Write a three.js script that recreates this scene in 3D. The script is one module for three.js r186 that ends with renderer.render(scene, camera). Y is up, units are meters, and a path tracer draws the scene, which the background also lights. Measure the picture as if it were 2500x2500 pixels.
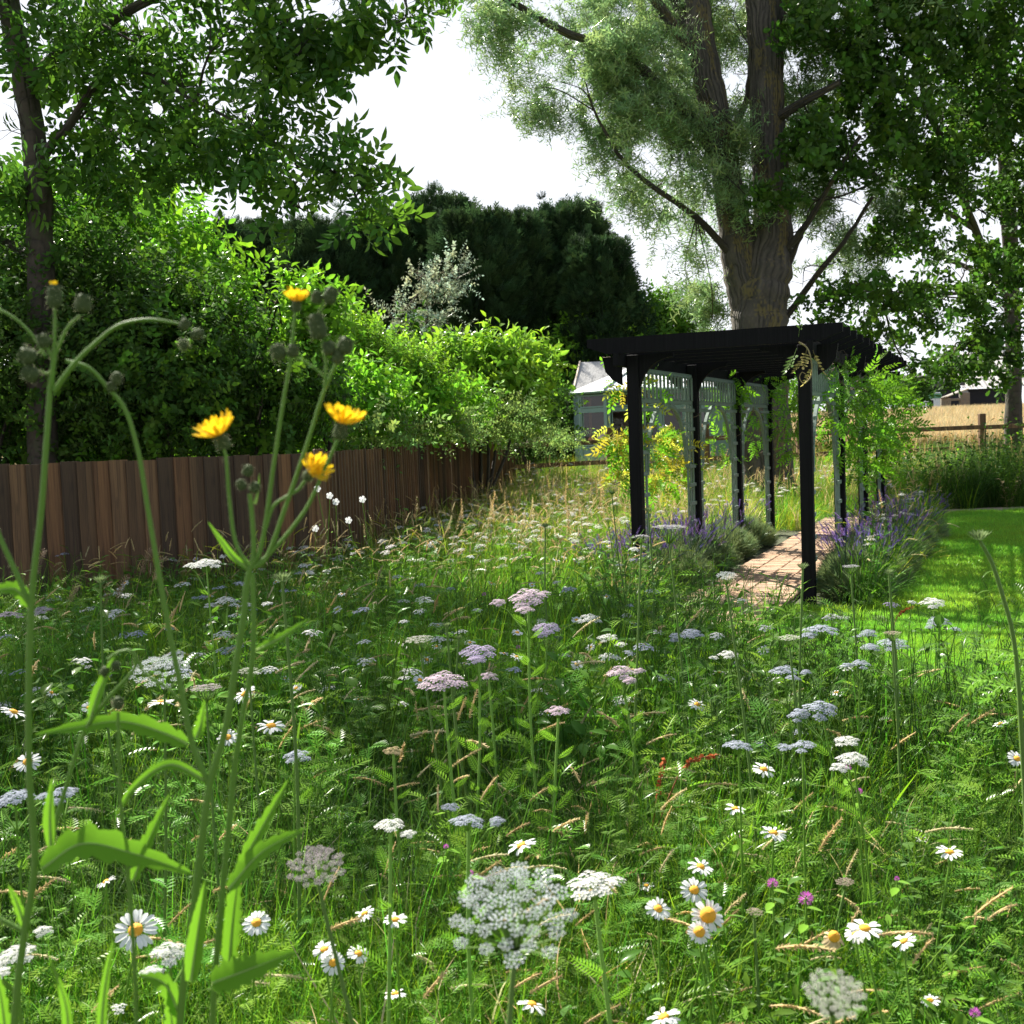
import * as THREE from 'three';
import { mergeGeometries } from 'three/addons/utils/BufferGeometryUtils.js';

// ---------------------------------------------------------------- camera, sky, sun, exposure
const F = 2900, EYE = 1.46;                        // focal length in pixels of the 2500 px photograph; eye height in metres
const scene = new THREE.Scene();
const camera = new THREE.PerspectiveCamera(2 * Math.atan(1250 / F) * 180 / Math.PI, 1, 0.05, 1500);
camera.position.set(0, EYE, 0);
camera.rotation.order = 'YXZ';
camera.rotation.set(-0.0644, 0, -0.0375);
camera.focus = 5.5;
camera.userData.fStop = 10;
camera.updateMatrixWorld(true);

const SUN_AZ = 33 * Math.PI / 180, SUN_EL = 46 * Math.PI / 180;   // left of the view axis; above the horizon
const sunDir = new THREE.Vector3(-Math.sin(SUN_AZ) * Math.cos(SUN_EL), Math.sin(SUN_EL), -Math.cos(SUN_AZ) * Math.cos(SUN_EL));
{
  const w = 512, h = 256, a = new Float32Array(w * h * 4), d = new THREE.Vector3();
  for (let j = 0; j < h; j++) for (let i = 0; i < w; i++) {
    const el = ((j + 0.5) / h - 0.5) * Math.PI, az = ((i + 0.5) / w - 0.5) * 2 * Math.PI;
    d.set(Math.cos(el) * Math.cos(az), Math.sin(el), Math.cos(el) * Math.sin(az));
    const up = Math.max(0, d.y), t = Math.pow(1 - up, 1.4), g = Math.acos(Math.min(1, d.dot(sunDir)));
    const halo = 0.45 * Math.exp(-g / 0.45);
    const k = (j * w + i) * 4;
    a[k] = 0.025 + 0.37 * t + halo; a[k + 1] = 0.055 + 0.35 * t + halo * 0.98; a[k + 2] = 0.125 + 0.3 * t + halo * 0.92; a[k + 3] = 1;
  }
  const sky = new THREE.DataTexture(a, w, h, THREE.RGBAFormat, THREE.FloatType);
  sky.mapping = THREE.EquirectangularReflectionMapping; sky.magFilter = THREE.LinearFilter; sky.minFilter = THREE.LinearFilter; sky.needsUpdate = true;
  scene.background = sky; scene.environment = sky; scene.backgroundIntensity = 1; scene.environmentIntensity = 1;
}
const sun = new THREE.DirectionalLight(new THREE.Color(1, 0.95, 0.84), 5);
sun.position.copy(sunDir).multiplyScalar(80); sun.castShadow = true;
sun.shadow.camera.left = -45; sun.shadow.camera.right = 45; sun.shadow.camera.top = 45; sun.shadow.camera.bottom = -45; sun.shadow.camera.far = 200;
sun.shadow.mapSize.set(4096, 4096);
scene.add(sun, sun.target);

const renderer = new THREE.WebGLRenderer({ antialias: true });
renderer.toneMapping = THREE.LinearToneMapping;
renderer.toneMappingExposure = 3.0;
renderer.shadowMap.enabled = true;

// ---------------------------------------------------------------- helpers
let seed = 12345;
const rnd = () => { seed = (seed + 0x6D2B79F5) | 0; let t = Math.imul(seed ^ (seed >>> 15), 1 | seed); t = (t + Math.imul(t ^ (t >>> 7), 61 | t)) ^ t; return ((t ^ (t >>> 14)) >>> 0) / 4294967296; };
const rr = (a, b) => a + (b - a) * rnd();
const rs = (s) => (rnd() * 2 - 1) * s;
const V = (x, y, z) => new THREE.Vector3(x, y, z);
const clamp = (x, a, b) => Math.min(b, Math.max(a, x));
const ray = (px, py) => V((px - 1250) / F, -(py - 1250) / F, -1).applyQuaternion(camera.quaternion);
const at = (px, py, depth) => { const d = ray(px, py); return d.multiplyScalar(-depth / d.z).add(camera.position); };       // a point on that line of sight, so many metres ahead
const onPlane = (px, py, y) => { const d = ray(px, py); return d.multiplyScalar((y - EYE) / d.y).add(camera.position); };   // a point on that line of sight at a height
const C = (r, g, b) => new THREE.Color().setRGB(r, g, b);

// value noise
const NT = new Float32Array(4096); for (let i = 0; i < 4096; i++) NT[i] = rnd();
const h3 = (x, y, z) => NT[(Math.imul(x, 374761393) + Math.imul(y, 668265263) + Math.imul(z, 1274126177) >>> 3) & 4095];
const sm = (t) => t * t * (3 - 2 * t);
function noise3(x, y, z) {
  const X = Math.floor(x), Y = Math.floor(y), Z = Math.floor(z), u = sm(x - X), v = sm(y - Y), w = sm(z - Z);
  const l = (a, b, t) => a + (b - a) * t;
  return l(l(l(h3(X, Y, Z), h3(X + 1, Y, Z), u), l(h3(X, Y + 1, Z), h3(X + 1, Y + 1, Z), u), v), l(l(h3(X, Y, Z + 1), h3(X + 1, Y, Z + 1), u), l(h3(X, Y + 1, Z + 1), h3(X + 1, Y + 1, Z + 1), u), v), w);
}
function tnoise(u, v, p, q, s) {           // tileable value noise, p by q cells
  const x = u * p, y = v * q, X = Math.floor(x), Y = Math.floor(y), a = sm(x - X), b = sm(y - Y), m = (i, n) => ((i % n) + n) % n;
  const g = (i, j) => h3(m(i, p), m(j, q), s);
  const t = g(X, Y) + (g(X + 1, Y) - g(X, Y)) * a, o = g(X, Y + 1) + (g(X + 1, Y + 1) - g(X, Y + 1)) * a;
  return t + (o - t) * b;
}
function tex(w, h, fn, color) {
  const a = new Uint8Array(w * h * 4);
  for (let j = 0; j < h; j++) for (let i = 0; i < w; i++) {
    const c = fn((i + 0.5) / w, (j + 0.5) / h), k = (j * w + i) * 4;
    if (typeof c === 'number') a[k] = a[k + 1] = a[k + 2] = clamp(c, 0, 1) * 255;
    else for (let n = 0; n < 3; n++) a[k + n] = Math.pow(clamp(c[n], 0, 1), 1 / 2.2) * 255;      // linear in, sRGB stored
    a[k + 3] = 255;
  }
  const t = new THREE.DataTexture(a, w, h); t.wrapS = t.wrapT = THREE.RepeatWrapping; t.magFilter = THREE.LinearFilter; t.minFilter = THREE.LinearMipmapLinearFilter; t.generateMipmaps = true;
  if (color) t.colorSpace = THREE.SRGBColorSpace; t.needsUpdate = true; return t;
}

// names, labels
const taken = {};
function numbered(n) { const k = taken[n] = (taken[n] ?? -1) + 1; return k ? `${n}_${String(k).padStart(3, '0')}` : n; }
function tag(o, label, category, group, kind) { o.userData.label = label; if (category) o.userData.category = category; if (group) o.userData.group = group; if (kind) o.userData.kind = kind; return o; }
function thing(name, label, category, pos, group, kind) { const g = new THREE.Group(); g.name = numbered(name); if (pos) g.position.copy(pos); scene.add(g); return tag(g, label, category, group, kind); }
function part(parent, name, geo, mat, stuff) { const m = new THREE.Mesh(geo, mat); m.name = name; m.castShadow = m.receiveShadow = true; if (stuff) m.userData.kind = 'stuff'; parent.add(m); return m; }
function single(name, geo, mat, label, category, group, kind) { const m = new THREE.Mesh(geo, mat); m.name = numbered(name); m.castShadow = m.receiveShadow = true; scene.add(m); return tag(m, label, category, group, kind); }
const _q = new THREE.Quaternion(), _m = new THREE.Matrix4(), UPV = V(0, 1, 0);
function instanced(parent, name, geo, mat, items) {          // items: {p, q, s, c}
  const im = new THREE.InstancedMesh(geo, mat, items.length); im.name = name; im.castShadow = im.receiveShadow = true; im.userData.kind = 'stuff';
  items.forEach((it, i) => { _m.compose(it.p, it.q, typeof it.s === 'number' ? V(it.s, it.s, it.s) : it.s); im.setMatrixAt(i, _m); if (it.c) im.setColorAt(i, it.c); });
  parent.add(im); return im;
}
// the turn that takes +Y to dir, spun about it
function turnTo(dir, spin = 0) { const q = new THREE.Quaternion().setFromUnitVectors(UPV, dir.clone().normalize()); return q.multiply(new THREE.Quaternion().setFromAxisAngle(UPV, spin)); }

// mesh builder
class GB {
  constructor() { this.p = []; this.i = []; this.c = []; this.u = []; this.col = [1, 1, 1]; }
  v(x, y, z, u = 0, w = 0) { this.p.push(x, y, z); this.c.push(...this.col); this.u.push(u, w); return this.p.length / 3 - 1; }
  t(a, b, c) { this.i.push(a, b, c); }
  q(a, b, c, d) { this.i.push(a, b, c, a, c, d); }
  // a leaf: rows of width along a curled midrib; prof = [[t, halfwidth 0..1]...] between base and tip
  leaf(o, dir, nor, len, wid, { prof = [[0.3, 0.85], [0.65, 0.8]], curl = 0.15, fold = 0, mid = false } = {}) {
    dir = dir.clone().normalize(); const side = V().crossVectors(dir, nor).normalize(), n = V().crossVectors(side, dir).normalize();
    const pt = (t, s, f) => { const a = curl * t * t; return [o.x + dir.x * len * t + side.x * s - n.x * (a * len - f), o.y + dir.y * len * t + side.y * s - n.y * (a * len - f), o.z + dir.z * len * t + side.z * s - n.z * (a * len - f)]; };
    const base = this.v(...pt(0, 0, 0), 0.5, 0); let L = base, R = base, M = base;
    for (const [t, w] of prof) {
      const s = wid * 0.5 * w, f = fold * s;
      const l = this.v(...pt(t, -s, f), 0, t), r = this.v(...pt(t, s, f), 1, t);
      if (mid) { const m = this.v(...pt(t, 0, 0), 0.5, t); if (L === base) { this.t(base, l, m); this.t(base, m, r); } else { this.q(L, l, m, M); this.q(M, m, r, R); } M = m; }
      else if (L === base) this.t(base, l, r); else this.q(L, l, r, R);
      L = l; R = r;
    }
    const tip = this.v(...pt(1, 0, 0), 0.5, 1);
    if (mid) { this.t(L, tip, M); this.t(M, tip, R); } else this.t(L, tip, R);
    return this;
  }
  // a blade of grass from o, heading dir, bending over towards out
  blade(o, out, len, wid, lean, bend, rows = 4) {
    const side = V(-out.z, 0, out.x); let x = o.x, y = o.y, z = o.z, ang = lean, pl = -1, pr = -1;
    for (let k = 0; k <= rows; k++) {
      const t = k / rows, w = wid * 0.5 * (1 - t * t * 0.9) * (k === 0 ? 0.7 : 1);
      if (k === rows) { const a = this.v(x, y, z, 0.5, 1); this.t(pl, pr, a); break; }
      const l = this.v(x - side.x * w, y, z - side.z * w, 0, t), r = this.v(x + side.x * w, y, z + side.z * w, 1, t);
      if (k) this.q(pl, pr, r, l); pl = l; pr = r;
      const s = len / rows; x += out.x * Math.sin(ang) * s; z += out.z * Math.sin(ang) * s; y += Math.cos(ang) * s; ang += bend / rows;
    }
    return this;
  }
  tube(pts, rad, seg = 5, cap = true) {
    const n = pts.length, prev = V(0.31, 0.17, 0.93); let ring0 = -1, acc = 0;
    for (let k = 0; k < n; k++) {
      const d = V().subVectors(pts[Math.min(n - 1, k + 1)], pts[Math.max(0, k - 1)]).normalize();
      const a = prev.clone().addScaledVector(d, -prev.dot(d)).normalize(), b = V().crossVectors(d, a); prev.copy(a);
      if (k) acc += pts[k].distanceTo(pts[k - 1]);
      const r = typeof rad === 'function' ? rad(k / (n - 1)) : rad[k], start = this.p.length / 3;
      for (let s = 0; s <= seg; s++) { const f = s / seg * Math.PI * 2, cx = Math.cos(f) * r, sy = Math.sin(f) * r; this.v(pts[k].x + a.x * cx + b.x * sy, pts[k].y + a.y * cx + b.y * sy, pts[k].z + a.z * cx + b.z * sy, s / seg, acc); }
      if (k) for (let s = 0; s < seg; s++) this.q(ring0 + s, ring0 + s + 1, start + s + 1, start + s);
      ring0 = start;
    }
    if (cap) { const e = pts[n - 1], c = this.v(e.x, e.y, e.z, 0.5, acc); for (let s = 0; s < seg; s++) this.t(ring0 + s, ring0 + s + 1, c); }
    return this;
  }
  blob(o, rx, ry, rz, seg = 6, rows = 4, jit = 0) {
    const ids = [];
    for (let j = 0; j <= rows; j++) for (let i = 0; i <= seg; i++) { const f = i / seg * 6.2832, e = (j / rows - 0.5) * Math.PI, k = 1 + (i < seg ? rs(jit) : 0); ids.push(this.v(o.x + Math.cos(e) * Math.cos(f) * rx * k, o.y + Math.sin(e) * ry * k, o.z + Math.cos(e) * Math.sin(f) * rz * k, i / seg, j / rows)); }
    for (let j = 0; j < rows; j++) for (let i = 0; i < seg; i++) { const a = j * (seg + 1) + i; this.q(ids[a], ids[a + seg + 1], ids[a + seg + 2], ids[a + 1]); }
    return this;
  }
  geo(vertexColors = true) {
    const g = new THREE.BufferGeometry(); g.setAttribute('position', new THREE.Float32BufferAttribute(this.p, 3)); g.setAttribute('uv', new THREE.Float32BufferAttribute(this.u, 2));
    if (vertexColors) g.setAttribute('color', new THREE.Float32BufferAttribute(this.c, 3)); g.setIndex(this.i); g.computeVertexNormals(); return g;
  }
}
const smooth = (pts, n) => new THREE.CatmullRomCurve3(pts).getPoints(n);
// a box with chamfered edges, uv in metres; centre at the origin
function chamferBox(w, h, d, c = 0.004) {
  const x = w / 2, y = h / 2, z = d / 2, g = new GB(), f = (pts, uu, vv) => { const k = pts.map((p) => g.v(p[0], p[1], p[2], p[uu], p[vv])); for (let n = 1; n + 1 < k.length; n++) g.t(k[0], k[n], k[n + 1]); };
  for (const s of [1, -1]) {
    const o = (a) => s > 0 ? a : a.reverse();
    f(o([[-x + c, -y + c, s * z], [x - c, -y + c, s * z], [x - c, y - c, s * z], [-x + c, y - c, s * z]]), 0, 1);
    f(o([[s * x, -y + c, z - c], [s * x, -y + c, -z + c], [s * x, y - c, -z + c], [s * x, y - c, z - c]]), 2, 1);
    f(o([[-x + c, s * y, z - c], [x - c, s * y, z - c], [x - c, s * y, -z + c], [-x + c, s * y, -z + c]]), 0, 2);
  }
  for (const a of [1, -1]) for (const b of [1, -1]) {
    const o = (p, r) => r ? p.reverse() : p;
    f(o([[-x + c, a * y, b * (z - c)], [x - c, a * y, b * (z - c)], [x - c, a * (y - c), b * z], [-x + c, a * (y - c), b * z]], a * b > 0), 0, 1);
    f(o([[a * (x - c), -y + c, b * z], [a * x, -y + c, b * (z - c)], [a * x, y - c, b * (z - c)], [a * (x - c), y - c, b * z]], a * b < 0), 0, 1);
    f(o([[a * (x - c), b * y, -z + c], [a * (x - c), b * y, z - c], [a * x, b * (y - c), z - c], [a * x, b * (y - c), -z + c]], a * b < 0), 2, 1);
    for (const e of [1, -1]) f(o([[a * (x - c), b * (y - c), e * z], [a * x, b * (y - c), e * (z - c)], [a * (x - c), b * y, e * (z - c)]], a * b * e < 0), 0, 1);
  }
  return g.geo(false);
}
function plate(pts, thick) {              // an outline in x, y extruded along z, centred
  const s = new THREE.Shape(pts.map((p) => new THREE.Vector2(p[0], p[1])));
  return new THREE.ExtrudeGeometry(s, { depth: thick, bevelEnabled: false }).translate(0, 0, -thick / 2);
}
function put(m, x, y, z, ry = 0) { m.position.set(x, y, z); m.rotation.y = ry; return m; }

// ---------------------------------------------------------------- materials
const M = {};
const leafMat = (r, g, b, { tr = 0.5, coat = 0.2, cr = 0.22 } = {}) => new THREE.MeshPhysicalMaterial({ color: C(r, g, b), roughness: 1, specularIntensity: 0.2, transmission: tr, thickness: 0, clearcoat: coat, clearcoatRoughness: cr, side: THREE.DoubleSide, vertexColors: true });
const std = (r, g, b, roughness = 0.8, extra = {}) => new THREE.MeshStandardMaterial({ color: C(r, g, b), roughness, ...extra });
const grain = (base, dark, k, knots) => tex(256, 512, (u, v) => {
  const w = tnoise(u, v, 6, 5, k) * 0.08, a = tnoise(u + w, v, 48, 3, k + 1), b = tnoise(u + w, v, 14, 2, k + 2), c = tnoise(u, v, 90, 20, k + 3), e = tnoise(u, v, 3, 4, k + 9);
  let t = clamp(0.15 + 0.5 * a + 0.35 * b - 0.3 * c + 0.25 * (e - 0.5), 0, 1);
  if (knots) for (const [x, y] of [[0.3, 0.22], [0.72, 0.61], [0.2, 0.83]]) { const q = Math.hypot((u - x) * 2.2, (v - y) * 5); if (q < 0.16) t *= 0.35 + 2.8 * q; }
  return [0, 1, 2].map((n) => dark[n] + (base[n] - dark[n]) * t);
}, true);
const grainBump = tex(256, 512, (u, v) => { const w = tnoise(u, v, 6, 5, 61) * 0.08; return 0.5 * tnoise(u + w, v, 60, 3, 62) + 0.3 * tnoise(u + w, v, 20, 2, 63) + 0.2 * tnoise(u, v, 120, 40, 64); });
const scaled = (t, x, y, ox = 0, oy = 0) => { const c = t.clone(); c.repeat.set(x, y); c.offset.set(ox, oy); c.needsUpdate = true; return c; };
const fenceTex = grain([0.24, 0.135, 0.062], [0.06, 0.034, 0.018], 3, true);
M.board = [[1, 1, 1], [0.75, 0.74, 0.72], [1.3, 1.25, 1.15], [0.5, 0.53, 0.58], [1.1, 0.95, 0.82]].map((c, i) => std(...c, 0.85, { map: scaled(fenceTex, 5, 0.8, i * 0.23, i * 0.31), bumpMap: scaled(grainBump, 5, 0.8, i * 0.23, i * 0.31), bumpScale: 0.0015 }));
M.rail = std(1.05, 1, 0.95, 0.85, { map: scaled(fenceTex, 3, 0.6), bumpMap: scaled(grainBump, 3, 0.6), bumpScale: 0.002 });
M.black = new THREE.MeshPhysicalMaterial({ roughness: 0.75, specularIntensity: 0.15, map: scaled(grain([0.011, 0.0105, 0.012], [0.004, 0.004, 0.0045], 15, true), 4, 0.5), bumpMap: scaled(grainBump, 4, 0.5), bumpScale: 0.002 });
M.trellis = std(1, 1, 1, 0.75, { map: scaled(grain([0.19, 0.26, 0.215], [0.11, 0.155, 0.13], 21), 4, 1), bumpMap: scaled(grainBump, 4, 1), bumpScale: 0.001 });
const barkBump = (k, p, q) => tex(256, 256, (u, v) => { const w = tnoise(u, v, 5, 4, k) * 0.12; const r = Math.abs(tnoise(u + w, v, p, q, k + 1) * 2 - 1), f = tnoise(u, v, 40, 40, k + 2); return clamp(0.1 + 0.9 * Math.sqrt(r), 0, 1) * 0.85 + f * 0.15; });
const barkMap = (k, p, q, hi, lo, moss) => tex(256, 256, (u, v) => { const w = tnoise(u, v, 5, 4, k) * 0.12; const r = Math.sqrt(Math.abs(tnoise(u + w, v, p, q, k + 1) * 2 - 1)), f = tnoise(u, v, 50, 50, k + 3), m = moss ? clamp((tnoise(u, v, 6, 5, k + 5) * 0.6 + f * 0.4 - 0.58) * 6, 0, 1) * 0.6 : 0; return [0, 1, 2].map((n) => { const c = lo[n] + (hi[n] - lo[n]) * clamp(r * 0.8 + f * 0.3, 0, 1); return c + ((moss ? moss[n] : c) - c) * m; }); }, true);
M.willowBark = std(1, 1, 1, 0.95, { map: scaled(barkMap(31, 22, 4, [0.11, 0.094, 0.072], [0.02, 0.018, 0.015], [0.17, 0.13, 0.03]), 2, 0.5), bumpMap: scaled(barkBump(31, 22, 4), 2, 0.5), bumpScale: 0.05 });
M.bark = std(1, 1, 1, 0.95, { map: scaled(barkMap(41, 12, 7, [0.08, 0.062, 0.046], [0.024, 0.02, 0.016], [0.055, 0.066, 0.03]), 1, 1), bumpMap: scaled(barkBump(41, 12, 7), 1, 1), bumpScale: 0.015 });
M.twig = std(0.13, 0.1, 0.065, 0.9);
M.stem = new THREE.MeshPhysicalMaterial({ color: C(0.11, 0.23, 0.022), roughness: 0.6, specularIntensity: 0.5, vertexColors: true, sheen: 0.12, sheenColor: C(0.5, 0.6, 0.35), sheenRoughness: 0.5 });
M.petalWhite = leafMat(0.85, 0.85, 0.84, { tr: 0.35, coat: 0 });
M.grass = leafMat(1, 1, 1, { tr: 0.5, coat: 0.14, cr: 0.25 });
M.dry = leafMat(1, 1, 1, { tr: 0.3, coat: 0.15, cr: 0.5 });
M.leaf = leafMat(1, 1, 1, { tr: 0.5, coat: 0.18, cr: 0.22 });
// ---------------------------------------------------------------- layout on plan: X to the right, D metres ahead of the camera
const TH = 22.5 * Math.PI / 180, ct = Math.cos(TH), st = Math.sin(TH), OFF = 2.165, A0 = 9.745, BAY = 2.08, HALF = 0.71;
const plan = (a, t) => [(t - OFF) * ct + a * st, -(t - OFF) * st + a * ct];           // along the pergola's axis, across it -> X, D
const axial = (X, D) => [X * st + D * ct, X * ct - D * st + OFF];
const fenceD = (X) => 10.35 + (X + 1.65) * 0.52;                                       // the near run, left of the corner
const fenceX = (D) => -1.65 + (D - 10.35) * 0.105;                                     // the run that goes away
const LAWN_FAR = 18.3;
const lawnNear = (X) => X < 1 ? 6.4 : X < 1.6 ? 6.4 - (X - 1) * 3.2 : Math.max(4.0, 4.48 - (X - 1.6) * 0.4);
const wob = (X, D) => (noise3(X * 1.7, D * 1.7, 3.1) - 0.5) * 0.35;
const onLawn = (X, D) => { const [a, t] = axial(X, D); return D > lawnNear(X) + wob(X, D) && D < LAWN_FAR + wob(D, X) * 0.6 && t > 0.6 && !(a > A0 - 0.35 && t < 1.2 + wob(X, D) * 0.5); };
const onPath = (X, D) => { const [a, t] = axial(X, D); return t > -0.34 && t < 0.56 && a > 7.2 && a < 19; };
const underPergola = (X, D) => { const [a, t] = axial(X, D); return a > A0 - 0.4 && a < A0 + 6.7 && Math.abs(t) < 1.05; };
const behindFence = (X, D) => X < -1.65 ? D > fenceD(X) - 0.06 : D > 10.35 && X < fenceX(D) + 0.06;
const inMeadow = (X, D) => !behindFence(X, D) && !onLawn(X, D) && !onPath(X, D) && !underPergola(X, D) && !(axial(X, D)[1] > 0.5 && D > LAWN_FAR - 0.3) && D < 27.4;

const gy = (D) => D < 20 ? 0 : D < 30 ? 0.3 * sm((D - 20) / 10) : D < 64 ? 0.3 + 1.0 * sm((D - 30) / 34) : 1.3 + (D - 64) * 0.006;    // the land rises gently beyond the lawn
// ---------------------------------------------------------------- ground
function terrain(name, X0, X1, D0, D1, nx, ds, lift, mat, label, category, uvs = 0.5) { const g = new GB(), rows = []; for (let D = D0; D <= D1 + 1e-6; D += ds(D)) rows.push(D); rows.forEach((D) => { for (let i = 0; i <= nx; i++) { const X = X0 + (X1 - X0) * i / nx; g.v(X, gy(D) + lift, -D, X * uvs, D * uvs); } }); for (let j = 0; j + 1 < rows.length; j++) for (let i = 0; i < nx; i++) { const a = j * (nx + 1) + i; g.q(a, a + 1, a + nx + 2, a + nx + 1); } return single(name, g.geo(false), mat, label, category, null, 'structure'); }
const soilTex = tex(512, 512, (u, v) => { const n = tnoise(u, v, 60, 60, 71), m = tnoise(u, v, 9, 9, 72), f = tnoise(u, v, 200, 200, 73), t = 0.4 * n + 0.4 * m + 0.2 * f; return [0.035 + 0.05 * t, 0.045 + 0.05 * t, 0.018 + 0.022 * t]; }, true);
const lawnTex = tex(512, 512, (u, v) => { const n = tnoise(u, v, 90, 90, 81), m = tnoise(u, v, 11, 11, 82), t = 0.5 * n + 0.5 * m; return [0.05 + 0.05 * t, 0.1 + 0.07 * t, 0.012 + 0.014 * t]; }, true);
const noiseBump = tex(512, 512, (u, v) => 0.5 * tnoise(u, v, 120, 120, 91) + 0.5 * tnoise(u, v, 40, 40, 92));
function sheet(name, poly, y, mat, label, category, uvs = 0.5) {      // a flat sheet from an outline in X, D
  const g = new THREE.ShapeGeometry(new THREE.Shape(poly.map(([X, D]) => new THREE.Vector2(X, D)))); const p = g.attributes.position, u = g.attributes.uv;
  for (let i = 0; i < p.count; i++) { const X = p.getX(i), D = p.getY(i); p.setXYZ(i, X, y, -D); u.setXY(i, X * uvs, D * uvs); }
  g.computeVertexNormals(); const m = single(name, g, mat, label, category, null, 'structure'); return m;
}
terrain('ground', -400, 400, -60, 700, 8, (D) => D < 16 ? 4 : D < 70 ? 1 : 30, 0, std(1, 1, 1, 0.95, { map: soilTex, bumpMap: noiseBump, bumpScale: 0.02 }), 'dark soil and low growth under the whole garden', 'ground');
{
  const g = new GB(), S = 0.12; for (let X = 0.6; X < 10; X += S) for (let D = 3.6; D < LAWN_FAR + 0.6; D += S) if (onLawn(X + S / 2, D + S / 2)) g.q(...[[X, D], [X + S, D], [X + S, D + S], [X, D + S]].map(([x, d]) => g.v(x, 0.006, -d, x * 0.5, d * 0.5)));
  single('lawn', g.geo(false), std(1, 1, 1, 0.95, { map: lawnTex, bumpMap: noiseBump, bumpScale: 0.02 }), 'sunlit mown lawn striped by the shadows of the pergola', 'lawn', null, 'structure');
  terrain('wheat_field', -60, 110, 35, 82, 4, () => 1, 0.01, std(0.42, 0.3, 0.13, 1, { bumpMap: noiseBump, bumpScale: 0.1 }), 'ripe golden wheat field beyond the rail fence', 'field');
  const g2 = []; for (let X = 5.0; X <= 12; X += 0.25) g2.push([X, LAWN_FAR + 0.02 + wob(X, 5) * 0.5]); for (let X = 12; X >= 5.0; X -= 0.25) g2.push([X, LAWN_FAR + 0.85 + wob(X, 9) * 0.6]);
  sheet('gravel_path', g2, 0.012, std(0.5, 0.38, 0.27, 0.95, { bumpMap: scaled(noiseBump, 3, 3), bumpScale: 0.02 }), 'narrow tan gravel path at the far edge of the lawn', 'path');
}
// brick path
{
  const brickTex = tex(256, 256, (u, v) => { const n = tnoise(u, v, 50, 50, 101), m = tnoise(u, v, 7, 7, 102), s = tnoise(u, v, 20, 20, 103), t = 0.35 * n + 0.4 * m + 0.25 * s; return [0.27 + 0.2 * t, 0.18 + 0.14 * t, 0.115 + 0.1 * t]; }, true);
  const mats = [[1, 1, 1], [1.12, 1.05, 0.98], [0.86, 0.84, 0.82], [1.05, 0.95, 0.86], [0.95, 0.99, 1.0], [1.2, 1.16, 1.1]].map((c, i) => std(...c, 0.9, { map: scaled(brickTex, 2, 2, i * 0.17, i * 0.4), bumpMap: scaled(noiseBump, 3, 3, i * 0.2, 0), bumpScale: 0.003 }));
  const root = thing('brick_path', 'reddish brick paver path running under the black pergola', 'path', null, null, 'structure');
  const [px, pd] = plan(A0, 0); root.position.set(px, 0, -pd); root.rotation.y = -TH;
  const bed = new THREE.PlaneGeometry(0.92, 12).rotateX(-Math.PI / 2).translate(0.11, 0.014, -3.6); part(root, 'sand_bed', bed, std(0.1, 0.085, 0.06, 1));
  const geos = [0, 1, 2].map((k) => chamferBox(0.214, 0.05, 0.104, 0.005 + 0.002 * k)), rest = [];
  let n = 0;
  for (let r = 0; r < 96; r++) for (let c = 0; c < 4; c++) {
    const x = (c - 1) * 0.222 + (r % 2 ? 0.0 : 0.003) + rs(0.002), z = 2.1 - r * 0.113 + rs(0.002), y = 0.004 + rs(0.003) + 0.012;
    if (r >= 6 && r < 80) { const m = part(root, 'brick', geos[(r + c) % 3], mats[Math.floor(rnd() * 6)]); put(m, x, y, z, rs(0.012)); m.rotation.x = rs(0.008); m.rotation.z = rs(0.008); n++; }
    else rest.push(geos[0].clone().translate(x, y, z));
  }
  part(root, 'bricks', mergeGeometries(rest), mats[0], true);
}

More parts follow.
